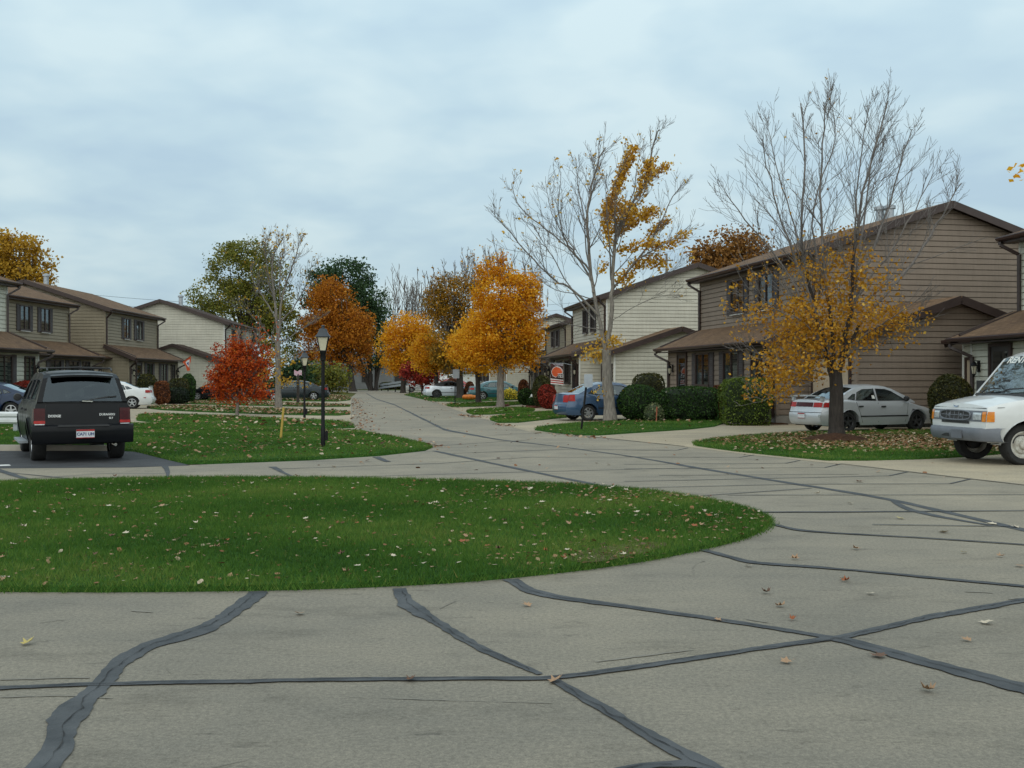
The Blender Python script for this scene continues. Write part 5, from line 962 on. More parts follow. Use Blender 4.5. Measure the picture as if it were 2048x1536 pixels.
        for x, z in rl:
            y0 = s.cside(x, z); tt = (z - interp(s.top, x)) / .4; cr = .05 * min(1, max(.25, tt)); rows.append([(x + (.06 * (1 - abs(q) ** 2) * (1 if x > (rl[0][0] + rl[-1][0]) / 2 else -1) * (1 - min(1, max(0, tt)) * .6)), y0 * q, z + cr * (1 - abs(q) ** 2.4)) for q in qs])
        gl = {}
        for i in range(len(rl) - 1):
            fl = flags[i]
            for j in range(NQ - 1):
                qd = (rows[i][j], rows[i][j + 1], rows[i + 1][j + 1], rows[i + 1][j])
                if fl != 'p' and 2 <= j <= NQ - 4: gl.setdefault(fl, MB()).quad(*qd)
                else: fr.quad(*qd)
        s.fro = fr.build("roof", pillar or s.pm, s.h, True)
        for k, m in gl.items(): m.build({"r": "rear_window", "f": "windscreen"}[k], M[glass], s.h, True)
        for sg in (-1, 1):
            for w in windows:
                m = MB(); m.poly(w, [], lambda x, z, sg=sg: (x, sg * (s.cside(x, z) - .008), z)); m.build("side_window", M[glass], s.h)
                t = MB(); pts = [Vector((x, sg * (s.cside(x, z) + .002), z)) for x, z in w]; t.tube(pts + [pts[0]], .011, 4, False); t.build("window_seal", M['plastic'], s.h)
        xs = [p[0] for p in rl]; x0, x1 = min(xs) + .5, max(xs) - .6; it = MB(); zf = s.sill + .2
        for x in (x0 + .35, x0 + (x1 - x0) * .66):
            for y in (-.36, .36):
                zt = max(p[1] for p in rl); hb = interp(s.top, x)
                it.hexa([(x - .10, y - .24, zf), (x + .42, y - .24, zf), (x + .42, y + .24, zf), (x - .10, y + .24, zf)], [(x - .10, y - .24, zf + .18), (x + .42, y - .24, zf + .18), (x + .42, y + .24, zf + .18), (x - .10, y + .24, zf + .18)])
                it.hexa([(x - .10, y - .24, zf + .18), (x + .06, y - .24, zf + .18), (x + .06, y + .24, zf + .18), (x - .10, y + .24, zf + .18)], [(x - .24, y - .2, hb + .06), (x - .12, y - .2, hb + .06), (x - .12, y + .2, hb + .06), (x - .24, y + .2, hb + .06)])
                it.box((x - .24, y - .11, hb + .1), (x - .14, y + .11, min(hb + .28, zt - .12)))
        it.box((x0 - .1, -s.W * .40, zf - .06), (x1 + .5, s.W * .40, zf)); hb = interp(s.top, x1); it.box((x1 + .15, -s.W * .40, hb - .3), (x1 + .55, s.W * .40, hb - .03)); it.build("seats", M['interior'], s.h); return s
    def wheel(s, x, sg, rim, spokes, tw):
        R_ = s.R; y = sg * (s.half(x, s.R) - .015); c = (x, y, R_); t = -sg
        hub = MB(); hub.lathe([(0, t * .10), (R_ * .45, t * .10), (R_ * .45, t * .16)], 14, 'y', c); w = hub.build("wheel", M['plastic'], s.h)
        ty = MB(); k = R_ * .66; ty.lathe([(k, t * .02), (k + .015, 0), (R_ * .90, -t * .005), (R_ * .975, t * .018), (R_, t * .05), (R_, t * (tw - .05)), (R_ * .97, t * (tw - .01)), (k, t * tw)], 28, 'y', c); ty.build("tyre", M['rubber'], w, True)
        rm = MB(); rm.lathe([(k, t * tw * .9), (k, t * .02), (k - .02, t * .018), (k - .035, t * .05)], 24, 'y', c)
        if spokes:
            rm.lathe([(0, t * .03), (R_ * .16, t * .032), (R_ * .19, t * .06)], 16, 'y', c)
            for i in range(spokes):
                a = 2 * math.pi * i / spokes + .3; d = Vector((math.cos(a), 0, math.sin(a))); n = Vector((-math.sin(a), 0, math.cos(a))); o = Vector(c)
                b = [o + d * R_ * .12 - n * R_ * .10 + Vector((0, t * .03, 0)), o + d * R_ * .12 + n * R_ * .10 + Vector((0, t * .03, 0)), o + d * (k - .015) + n * R_ * .085 + Vector((0, t * .03, 0)), o + d * (k - .015) - n * R_ * .085 + Vector((0, t * .03, 0))]
                rm.hexa([p + Vector((0, t * .03, 0)) for p in b], b)
        else:                                # pressed steel wheel
            rm.lathe([(k - .03, t * .05), (R_ * .46, t * .07), (R_ * .40, t * .03), (R_ * .24, t * .025), (R_ * .20, -t * .015), (R_ * .10, -t * .03), (0, -t * .03)], 24, 'y', c)
            for i in range(8):
                a = math.pi * i / 4; rm.lathe([(0, -t * .0), (.018, 0), (.018, t * .03)], 8, 'y', (c[0] + math.cos(a) * R_ * .3, c[1] + t * .015, c[2] + math.sin(a) * R_ * .3))
        rm.build("rim", M[rim], w, True)
    # patches lying on the body
    def spoly(s, name, sg, pts, mat, off=.006, parent=None, cab=False):
        m = MB(); nx = 1
        P = []
        for (x0, z0), (x1, z1) in zip(pts, pts[1:] + pts[:1]): P += [(x0 + (x1 - x0) * t, z0 + (z1 - z0) * t) for t in (0, .34, .67)]
        m.poly(P, [], lambda x, z: (x, sg * (s.half(x, z) + off), z)); return m.build(name, M[mat], parent or s.h)
    def sgrid(s, name, sg, x0, x1, zlo, zhi, mat, off=.006, n=6, parent=None):
        """side strip with its x measured on the real surface (ends follow the silhouette)"""
        m = MB(); P = []
        for x in np.linspace(x0, x1, n):
            r = []
            for z in np.linspace(zlo, zhi, 4):
                xx = min(max(x, s.end(z, -1)), s.end(z, 1)); r.append((xx, sg * (s.half(xx, z) + off), z))
            P.append(r)
        m.grid(P); return m.build(name, M[mat], parent or s.h)
    def cap(s, name, e, y0, y1, z0, z1, mat, off=.006, thick=0, parent=None, n=6):
        m = MB(); P = []; zt = interp(s.top, s.xr if e < 0 else s.xf)
        for z in np.linspace(z0, z1, 5):
            r = []
            for y in np.linspace(y0, y1, n):
                h = s.half(s.xr if e < 0 else s.xf, z); q = max(-1, min(1, y / h)); r.append((s.end(z, e) + e * (s.bulge * (1 - q * q) + off), y, z))
            P.append(r)
        m.grid(P); return m.build(name, M[mat], parent or s.h)
    def cpt(s, e, y, z, off=.01):
        h = s.half(s.xr if e < 0 else s.xf, z); q = max(-1, min(1, y / h)); return Vector((s.end(z, e) + e * (s.bulge * (1 - q * q) + off), y, z))
    def seam(s, sg, pts, r=.006, mat='plastic', name="door_seam"):
        m = MB(); m.tube([(x, sg * (s.half(x, z) + .001), z) for x, z in pts], r, 4); return m.build(name, M[mat], s.h)
    def handle(s, sg, x, z, mat='plastic', w=.16):
        m = MB(); y = s.half(x, z); m.box(*sorted_box((x - w / 2, sg * (y - .01), z - .02), (x + w / 2, sg * (y + .03), z + .02))); return m.build("door_handle", M[mat], s.h)
    def mirror(s, sg, x, z, mat='plastic', sz=1.0):
        y = s.cside(x, z) ; m = MB(); c = Vector((x, sg * (y + .12), z)); m.lathe([(0, -.05), (.07, -.045), (.085, 0), (.06, .07), (0, .09)], 10, 'x', c); 
        m.beam((x, sg * (y - .01), z - .02), (x, sg * (y + .07), z), .05, .04); o = m.build("mirror", M[mat], s.h, True); return o
    def plate(s, e, y, z, txt=None, w=.30, h=.155, mat='plate'):
        m = MB(); c = s.cpt(e, y, z, .015); 
        m.box((c.x - .008, y - w / 2, z - h / 2), (c.x + .008, y + w / 2, z + h / 2)); o = m.build("number_plate", M[mat], s.h)
        f = MB(); x = c.x + e * .010
        for a in ((y - w / 2, y + w / 2, z - h / 2, z - h / 2 + .012), (y - w / 2, y + w / 2, z + h / 2 - .03, z + h / 2)): f.quad((x, a[0], a[2]), (x, a[1], a[2]), (x, a[1], a[3]), (x, a[0], a[3]))
        f.build("plate_band", M['redlens'], o)
        if txt: text(txt, .075, M['bluetxt'], o, Matrix.Translation((c.x + e * .011, y, z - .008)) @ Matrix.Rotation(R(-90 if e < 0 else 90), 4, 'Z') @ Matrix.Rotation(R(90), 4, 'X'), ext=.001, bold=.003)
        return o
def sedan(name, label, loc, rz, p, W=1.7, L=4.5, H=1.38, deck=.96, belt=.90, hood=.70, rim='alloy', spokes=5, roof=None, group="cars parked in the driveways", lights='red', coupe=False, trunk_lip=False, detail=True, plate=True, R_=.30, tail=None, soft=None):
    k = L / 4.5; x = lambda v: v * k; zs = H / 1.38; Z = lambda v: v * zs
    rear = [(.18, x(-2.10)), (.30, x(-2.22)), (.45, x(-2.25)), (.58, x(-2.24)), (.62, x(-2.20)), (Z(.80), x(-2.16)), (deck, x(-2.12)), (deck + .06, x(-2.10))]
    front = [(.15, x(2.08)), (.28, x(2.22)), (.45, x(2.25)), (.56, x(2.21)), (.64, x(2.12)), (hood, x(2.0)), (hood + .1, x(1.9))]
    top = [(x(-2.25), deck - .03), (x(-2.1), deck), (x(-1.4), deck + .01), (x(-.9), belt + .02), (x(.9), belt), (x(1.2), belt - .02), (x(1.7), hood + .10), (x(2.05), hood + .03), (x(2.25), hood - .06)]
    roof = roof or [(x(-1.72), deck + .0), (x(-1.30), Z(1.17)), (x(-.98), Z(1.30)), (x(-.62), Z(1.365)), (x(-.15), Z(1.38)), (x(.20), Z(1.355)), (x(.42), Z(1.30)), (x(.85), Z(1.10)), (x(1.22), belt - .01)]
    c = Car(name, label, "car", loc, rz, p, W, rear, front, top, roof, wheels=(x(-1.32), x(1.30)), R=R_, rim=rim, spokes=spokes, group=group)
    b = belt + .035
    wins = [[(x(-.20), b), (x(-.17), Z(1.29)), (x(.18), Z(1.275)), (x(.40), Z(1.21)), (x(.86), b + .005)], [(x(-1.02), b + .02), (x(-.92), Z(1.18)), (x(-.68), Z(1.27)), (x(-.25), Z(1.29)), (x(-.28), b)], [(x(-1.32), b + .06), (x(-1.10), Z(1.13)), (x(-1.00), Z(1.145)), (x(-1.08), b + .03)]]
    if coupe: wins = [wins[0], [(x(-1.25), b + .05), (x(-1.0), Z(1.18)), (x(-.70), Z(1.27)), (x(-.25), Z(1.29)), (x(-.28), b)]]
    if soft: wins = [wins[0], [(x(-.75), b + .01), (x(-.62), Z(1.22)), (x(-.25), Z(1.28)), (x(-.28), b)]]
    c.finish(wins, "rrpppppff" if not soft else "pppppppff", pillar=M[soft] if soft else None)
    for sg in (-1, 1):
        if detail:
            c.seam(sg, [(x(-.24), belt - .02), (x(-.22), .3)]); c.seam(sg, [(x(.92), belt - .03), (x(.86), .55), (x(.80), .3)])
            if not coupe and not soft: c.seam(sg, [(x(-1.05), belt), (x(-.98), .7), (x(-.90), .5), (x(-.82), .3)])
            c.handle(sg, x(-.05), belt - .14, 'plastic')
            if not coupe: c.handle(sg, x(-.9), belt - .13, 'plastic')
            c.spoly("side_moulding", sg, [(x(-.92), .46), (x(.90), .46), (x(.90), .50), (x(-.92), .50)], 'plastic', .010); c.mirror(sg, x(.80), b + .05, 'plastic')
            c.spoly("side_light", sg, [(x(1.86), .50), (x(1.98), .50), (x(1.98), .54), (x(1.86), .54)], 'amber')
        c.sgrid("tail_light", sg, x(-2.25), x(-1.93), deck - .20, deck - .06, 'redlens', .008); c.cap("tail_light", -1, sg * .38, sg * c.half(c.xr, deck - .1), deck - .20, deck - .06, 'redlens', .008)
        c.cap("headlight", 1, sg * .34, sg * (c.half(c.xf, hood - .05)), hood - .15, hood - .045, 'clearlens', .008); c.sgrid("headlight", sg, x(1.95), x(2.2), hood - .15, hood - .04, 'clearlens', .008)
    c.cap("grille", 1, -.30, .30, hood - .15, hood - .07, 'plastic', .007); c.cap("air_intake", 1, -.55, .55, .24, .36, 'plastic', .007)
    for e in (-1, 1): m = MB(); m.tube([c.cpt(e, y, .60, .004) for y in np.linspace(-.72, .72, 13)], .008, 4); m.build("bumper_seam", M['plastic'], c.h)
    if plate: c.plate(-1, 0, .50 if detail else .5, None)
    if trunk_lip:
        m = MB(); P = []
        for y in np.linspace(-.68, .68, 9): P.append([(x(-2.06), y, deck + .10 + .035 * (1 - (y / .68) ** 2)), (x(-2.20), y, deck + .125 + .035 * (1 - (y / .68) ** 2)), (x(-2.20), y, deck + .10 + .03 * (1 - (y / .68) ** 2)), (x(-2.06), y, deck + .08 + .03 * (1 - (y / .68) ** 2))])
        m.grid([r + r[:1] for r in P])
        for y in (-.62, .62): m.box((x(-2.16), y - .05, deck - .02), (x(-2.08), y + .05, deck + .10))
        m.build("spoiler", c.pm, c.h, True)
    return c
def place(px, py, ang, along, lateral):
    """world origin of a car whose point (along, lateral) in car axes stands on the given ground pixel; ang = heading, 0 = +X, ccw"""
    p = G(px, py); d = Vector((math.cos(ang), math.sin(ang), 0)); l = Vector((-d.y, d.x, 0)); return p - d * along - l * lateral
# silver sedan beside the brown house (right side towards us, boot nearest)
a = R(25); sv = sedan("sedan", "silver four door sedan with a boot spoiler parked behind the half bare tree", place(1697, 866, a, -1.34, -.80), a, 'p_silver', W=1.72, L=4.58, H=1.37, deck=.95, belt=.90, hood=.67, rim='blackrim', spokes=5, trunk_lip=True, R_=.31)
sv.cap("tail_panel", -1, -.36, .36, .76, .89, 'darkred', .009); m = MB(); c0 = (-.62, -sv.cside(-.62, 1.0) - .004, 1.0); m.quad((-.40, -sv.cside(-.40, 1.00) - .003, .99), (-.30, -sv.cside(-.30, 1.0) - .003, .99), (-.30, -sv.cside(-.30, 1.1) - .003, 1.09), (-.40, -sv.cside(-.40, 1.1) - .003, 1.09)); m.build("window_sticker", M['whitepaint'], sv.h)
sv.spoly("fuel_flap", -1, [(-1.62, .72), (-1.45, .72), (-1.45, .86), (-1.62, .86)], 'p_silver', .004); m = MB(); m.tube([(-2.29, -.66, .50), (-2.31, -.66, .50)], .05, 10); m.build("tow_cover", M['clearlens'], sv.h)
# blue sedan by the forked tree
a = R(20); bl = sedan("sedan", "mid blue sedan parked behind the forked grey tree", place(1176, 842, a, -1.26, -.78), a, 'p_blue', W=1.68, L=4.22, H=1.42, deck=1.0, belt=.93, hood=.74, rim='alloy', spokes=7)
bl.cap("tail_light", -1, .42, .74, .70, .96, 'redlens', .012); bl.cap("tail_light", -1, -.74, -.42, .70, .96, 'redlens', .012); bl.sgrid("tail_light", -1, -2.1, -1.78, .74, .98, 'redlens', .010)
a = R(8); sedan("sedan", "teal sedan parked behind the two near orange maple trunks", place(966, 800.5, a, -1.32, -.8), a, 'p_teal', L=4.55, H=1.38, R_=.31)
a = R(14); tt = sedan("convertible", "pale silver convertible with a black soft top", place(872, 797, a, -1.25, -.8), a, 'p_whitesilver', L=4.1, W=1.76, H=1.33, deck=.97, belt=.93, hood=.75, rim='blackrim', spokes=6, R_=.34, soft='plastic',
     roof=[(-1.25, .96), (-1.0, 1.10), (-.75, 1.22), (-.4, 1.31), (-.1, 1.33), (.15, 1.31), (.32, 1.26), (.70, 1.08), (1.0, .93)], coupe=True)
a = R(10); sedan("sedan", "pale small car half hidden by the crimson maple", place(824, 784.5, a, -1.2, -.75), a, 'p_white', L=4.2, H=1.42, R_=.30)
a = R(187); gr = sedan("sedan", "dark green sedan standing behind the two lamp posts", place(549, 801.5, a, 1.32, .8), a, 'p_green', L=4.75, W=1.78, H=1.38, deck=.98, trunk_lip=True, R_=.31)
a = R(176); sedan("sedan", "black sedan half hidden behind the small red maple", place(395, 801, a, 1.32, .8), a, 'p_black', L=4.7, H=1.32, R_=.31)
a = R(194); ws = sedan("sedan", "white sedan with a boot spoiler behind the black suv", place(262, 818, a, -1.36, .82), a, 'p_white', L=4.8, W=1.80, H=1.42, deck=1.04, belt=.95, hood=.72, trunk_lip=True, R_=.32)
ws.sgrid("side_light", 1, -2.1, -1.98, .56, .60, 'redlens', .010)
a = R(184); nv = sedan("sedan", "navy blue sedan cut by the left edge", place(20, 838, a, -1.45, .82), a, 'p_navy', L=5.1, W=1.86, H=1.40, deck=1.02, belt=.93, hood=.72, R_=.33)
nv.seam(1, [(-2.5, .66), (-1.0, .64), (1.0, .62), (2.2, .58)], .014, 'chrome', "side_moulding"); nv.sgrid("lens_rim", 1, -2.56, -2.05, .96, .985, 'chrome', .012)

# black sport utility vehicle, tail towards us
th = R(28); ax = R(90) + th; loc = Vector((-8.12, 20.35, 0)) + Vector((math.cos(ax), math.sin(ax), 0)) * 2.42
sx = Car("suv", "black sport utility vehicle parked nose first on the asphalt lot", "car", loc, ax, 'p_black', 1.82,
 [(.30, -2.30), (.40, -2.42), (.62, -2.46), (.68, -2.45), (.72, -2.38), (1.0, -2.36), (1.2, -2.33)], [(.25, 2.30), (.45, 2.45), (.7, 2.44), (.9, 2.35), (1.05, 2.2)],
 [(-2.46, 1.16), (-1.0, 1.14), (.9, 1.10), (1.3, 1.08), (1.9, 1.03), (2.45, .92)], [(-2.38, 1.15), (-2.27, 1.42), (-2.18, 1.59), (-2.02, 1.665), (-1.4, 1.70), (-.5, 1.71), (.2, 1.70), (.5, 1.65), (.9, 1.45), (1.30, 1.08)],
 sill=.36, wheels=(-1.47, 1.47), R=.385, roofw=.70, plan=(.93, .84, 6), tyre_w=.26, rim='alloy', spokes=5, arch=.07, bulge=.06, zmax=.75, crown=.02)
sx.finish([[(-.15, 1.17), (-.14, 1.56), (.25, 1.55), (.48, 1.48), (.95, 1.15)], [(-1.12, 1.18), (-1.05, 1.57), (-.26, 1.57), (-.27, 1.17)], [(-2.10, 1.20), (-2.0, 1.54), (-1.78, 1.57), (-1.20, 1.57), (-1.24, 1.18)]], "rrppppppff", 'tintglass', border=.12)
for sg in (-1, 1):
    sx.cap("tail_light", -1, sg * .66, sg * .855, .80, 1.03, 'darkred', .010); sx.cap("tail_light", -1, sg * .66, sg * .855, .745, .80, 'redlens', .012); sx.cap("reversing_light", -1, sg * .67, sg * .84, .69, .738, 'clearlens', .012); sx.sgrid("tail_light", sg, -2.38, -2.28, .75, 1.03, 'darkred', .008)
    sx.spoly("fender_flare", sg, [(-1.99, .42), (-1.95, .62), (-1.78, .80), (-1.47, .88), (-1.16, .80), (-.99, .62), (-.95, .42), (-1.03, .42), (-1.06, .58), (-1.22, .74), (-1.47, .82), (-1.72, .74), (-1.88, .58), (-1.91, .42)], 'p_black', .045)
    sx.seam(sg, [(-.2, 1.1), (-.2, .45)]); sx.handle(sg, -.02, .98); sx.handle(sg, -.98, .98); sx.mirror(sg, .85, 1.2, 'plastic'); m = MB(); m.beam((-.85, sg * .93, .33), (.85, sg * .93, .33), .16, .045); m.build("running_board", M['galv'], sx.h)
    m = MB(); m.tube([(-1.9, sg * .58, 1.735), (-1.75, sg * .58, 1.79), (-.2, sg * .58, 1.80), (.1, sg * .58, 1.735)], .016, 6); m.build("roof_rail", M['plastic'], sx.h)
    sx.cap("exhaust_guard", -1, sg * .30, sg * .85, .36, .60, 'p_black', .012)
for xq in (-1.5, -.3): m = MB(); m.tube([(xq, -.58, 1.79), (xq, 0, 1.81), (xq, .58, 1.79)], .016, 6); m.build("roof_rack_bar", M['plastic'], sx.h)
m = MB(); P = [[sx.cpt(-1, y, .705, o) + Vector((0, 0, z)) for o, z in ((.00, .02), (.05, .015), (.085, -.01), (.095, -.06), (.09, -.20), (.06, -.32), (.0, -.34))] for y in np.linspace(-.90, .90, 17)]; m.grid(P); m.build("bumper", M['p_black'], sx.h, True)
m = MB(); m.quad(*[sx.cpt(-1, y, z, .105) for y, z in ((-.46, .69), (.46, .69), (.44, .72), (-.44, .72))]); m.build("bumper_step", M['plastic'], sx.h)
text("DODGE", .062, M['badge'], sx.h, Matrix.Translation(sx.cpt(-1, .50, .885, .012)) @ Matrix.Rotation(R(-90), 4, 'Z') @ Matrix.Rotation(R(90), 4, 'X'), ext=.003, bold=.003)
text("DURANGO", .056, M['badge'], sx.h, Matrix.Translation(sx.cpt(-1, -.43, .905, .012)) @ Matrix.Rotation(R(-90), 4, 'Z') @ Matrix.Rotation(R(90), 4, 'X'), ext=.003, bold=.002)
text("SLT", .048, M['badge'], sx.h, Matrix.Translation(sx.cpt(-1, -.50, .835, .012)) @ Matrix.Rotation(R(-90), 4, 'Z') @ Matrix.Rotation(R(90), 4, 'X'), ext=.003, bold=.002)
sx.bulge += .105; sx.plate(-1, -.02, .555, "CA71 UH", .32, .16); sx.bulge -= .105
m = MB(); m.tube([Vector((-2.40, -.08, 1.155)), Vector((-2.42, -.10, 1.18)), Vector((-2.395, -.42, 1.235)), Vector((-2.38, -.60, 1.25))], .014, 6); m.build("rear_wiper", M['plastic'], sx.h)
m = MB(); m.tube([Vector((-2.43, -.17, 1.155)), Vector((-2.43, .02, 1.165))], .022, 6); m.build("tailgate_handle", M['chrome'], sx.h)
m = MB(); m.tube([sx.cpt(-1, y, 1.13, .004) for y in np.linspace(-.80, .80, 9)], .007, 4); m.tube([sx.cpt(-1, -.645, z, .004) for z in (.73, .9, 1.13)], .006, 4); m.tube([sx.cpt(-1, .645, z, .004) for z in (.73, .9, 1.13)], .006, 4); m.build("tailgate_seam", M['plastic'], sx.h)
m = MB(); P = [[(-2.20 - o * .2, y * (1 - .02 * i), 1.605 + z - .03 * (y / .6) ** 2 + .02) for i, (o, z) in enumerate(((-.2, .06), (.6, .035), (.6, .0), (-.1, .01)))] for y in np.linspace(-.56, .56, 9)]; m.grid([r + r[:1] for r in P]); m.build("roof_spoiler", M['p_black'], sx.h, True)
m = MB(); m.tube([(-2.35, -.55, .34), (-2.52, -.57, .33)], .03, 10); m.build("exhaust_pipe", M['chrome'], sx.h)

# white van nosing in from the right edge
va = R(180 + 9); dv = Vector((math.cos(va), math.sin(va), 0)); lv = Vector((-dv.y, dv.x, 0)); loc = G(2048, 931) - dv * 1.72 - lv * (.86)
vx = Car("van", "white van with grey bumper and tinted lettering on its windscreen at the right edge", "van", loc, va, 'p_van', 2.0,
 [(.4, -2.6), (.7, -2.68), (1.2, -2.66)], [(.42, 2.42), (.50, 2.50), (.72, 2.50), (.92, 2.49), (1.08, 2.45), (1.16, 2.38)],
 [(-2.68, 1.18), (1.2, 1.22), (1.62, 1.22), (2.0, 1.19), (2.30, 1.13), (2.50, 1.06)], [(-2.66, 1.2), (-2.60, 1.9), (-2.5, 2.05), (-2.0, 2.10), (0, 2.12), (.70, 2.09), (1.00, 1.98), (1.30, 1.60), (1.62, 1.215)],
 sill=.42, wheels=(-1.75, 1.72), R=.375, roofw=.80, plan=(.97, .90, 8), tyre_w=.24, rim='steelrim', spokes=0, arch=.09, bulge=.07, zmax=.9, crown=.07, fl=.03)
vx.finish([[(.28, 1.28), (.30, 1.88), (.80, 1.88), (.98, 1.78), (1.38, 1.28)], [(-1.0, 1.3), (-1.0, 1.88), (.12, 1.88), (.10, 1.3)]], "ppppppff", 'carglass', border=.10)
m = MB(); P = []
for y in np.linspace(-1.0, 1.0, 19):
    q = abs(y); back = -.30 * max(0, (q - .80) / .2) ** 1.6; P.append([Vector((2.50 + .085 * (1 - (y) ** 2) + o + back, y, z)) for o, z in ((-.05, .685), (.05, .675), (.075, .64), (.08, .58), (.06, .50), (.02, .445), (-.08, .43))])
m.grid(P); m.build("bumper", M['bumpergrey'], vx.h, True)
vx.bulge += .085; vx.cap("bumper_slot", 1, -.50, -.05, .50, .56, 'plastic', .008); vx.bulge -= .085
m = MB(); c = vx.cpt(1, .22, .555, .10); m.box((c.x - .01, .06, .48), (c.x + .012, .38, .64)); m.build("number_plate", M['bumpergrey'], vx.h)
vx.cap("grille_panel", 1, -.90, .90, .80, 1.00, 'bumpergrey', .010)
m = MB()                                      # oval grille ring with bars
def ov(a, ry=.50, rz=.088): 
    s_, c_ = math.sin(a), math.cos(a); y = ry * math.copysign(abs(c_) ** .5, c_); z = rz * math.copysign(abs(s_) ** .7, s_); return vx.cpt(1, y, .905 + z, .025)
m.tube([ov(a) for a in np.linspace(0, 2 * math.pi, 33)], .016, 6, False)
m.tube([vx.cpt(1, y, .905, .022) for y in np.linspace(-.46, .46, 7)], .007, 4)
for y in (-.28, -.14, 0, .14, .28): m.tube([vx.cpt(1, y, .83, .022), vx.cpt(1, y, .98, .022)], .006, 4)
m.build("grille", M['bumpergrey'], vx.h, True)
m = MB(); pts = [ov(a, .485, .075) - Vector((.012, 0, 0)) for a in np.linspace(0, 2 * math.pi, 33)[:-1]]; cc = vx.cpt(1, 0, .905, .013); m.add([cc] + pts, [(0, i + 1, (i + 1) % 32 + 1) for i in range(32)]); m.build("grille_opening", M['interior'], vx.h)
vx.cap("lower_grille", 1, -.46, .46, .755, .80, 'plastic', .014)
for sg in (-1, 1):
    hl = vx.cap("headlight", 1, sg * .56, sg * .78, .83, .965, 'clearlens', .016); vx.cap("indicator", 1, sg * .80, sg * vx.half(vx.xf, .9), .80, .985, 'amber', .014); vx.sgrid("indicator", sg, 2.36, 2.56, .80, .985, 'amber', .012, 14)
    vx.seam(sg, [(1.42, 1.2), (1.40, .95)]); vx.seam(sg, [(.2, 1.25), (.2, .5)]); vx.handle(sg, .36, 1.08, 'plastic'); m = MB(); y = vx.half(1.3, 1.3) + .05; m.box(*sorted_box((1.22, sg * (y + .02), 1.26), (1.32, sg * (y + .24), 1.55))); m.build("mirror", M['plastic'], vx.h)
    vx.seam(sg, [(2.3, 1.06), (1.5, 1.06), (.2, 1.05), (-2.5, 1.05)], .005)
m = MB(); m.tube([vx.cpt(1, y, 1.045, .004) for y in np.linspace(-.86, .86, 11)], .007, 4); m.build("bonnet_seam", M['plastic'], vx.h)
m = MB(); P = [(2.47 + .012 + .07, 0, 1.075)]; 
m.add([vx.cpt(1, .085 * math.cos(a), 1.095 + .036 * math.sin(a), .018) for a in np.linspace(0, 2 * math.pi, 20, False)], [tuple(range(20))]); bo = m.build("emblem", M['bluetxt'], vx.h)
m = MB(); m.tube([vx.cpt(1, .092 * math.cos(a), 1.095 + .042 * math.sin(a), .018) for a in np.linspace(0, 2 * math.pi, 21)], .008, 5, False); m.build("emblem_ring", M['chrome'], bo)
def ws_pt(y, t):                              # point on the windscreen, t 0 (base) .. 1 (top)
    x0, z0, x1, z1 = 1.62, 1.245, 1.00, 2.0; x = x0 + (x1 - x0) * t; z = z0 + (z1 - z0) * t; return Vector((x + .06 * (1 - (y / .85) ** 2) * .8, y, z + .03))
for y in (-.55, .12): m = MB(); m.tube([ws_pt(y, .02) + Vector((.02, 0, .03)), ws_pt(y + .10, .10) + Vector((.02, 0, .035)), ws_pt(y + .52, .13) + Vector((.02, 0, .035))], .014, 5); m.build("wiper", M['plastic'], vx.h)
m = MB(); m.grid([[ws_pt(y, t) + Vector((.01, 0, .012)) for y in np.linspace(-.80, .80, 7)] for t in (-.03, .03)]); m.build("scuttle", M['plastic'], vx.h)
ang = math.atan2(.755, .62); text("RENT ME", .22, M['whitepaint'], vx.h, Matrix.Translation(ws_pt(.02, .86) + Vector((.035, 0, .02))) @ Matrix.Rotation(R(90), 4, 'Z') @ Matrix.Rotation(ang + .0, 4, 'X'), ext=.001, bold=.006)
m = MB(); m.box((.2, -.85, .6), (1.45, .85, 1.12)); m.build("dashboard", M['interior'], vx.h)
# pale van and red car beyond the convertible
a = R(5); fv = Car("van", "white van far off between the orange tree trunks", "van", (-7.3, 116, 0), a, 'p_white', 2.0, [(.4, -2.5), (1.2, -2.55)], [(.4, 2.5), (1.1, 2.4)], [(-2.55, 1.2), (1.6, 1.2), (2.5, 1.0)], [(-2.5, 1.2), (-2.45, 2.0), (0, 2.1), (.8, 2.0), (1.6, 1.2)], sill=.4, wheels=(-1.6, 1.6), R=.36, roofw=.82, group="cars parked in the driveways"); fv.finish([[(.28, 1.28), (.30, 1.85), (.66, 1.85), (1.36, 1.28)]], "pppf")
a = R(10); sedan("sedan", "red car far off behind the convertible", (-5.4, 103, 0), a, 'p_red', L=4.4, H=1.55, detail=False)
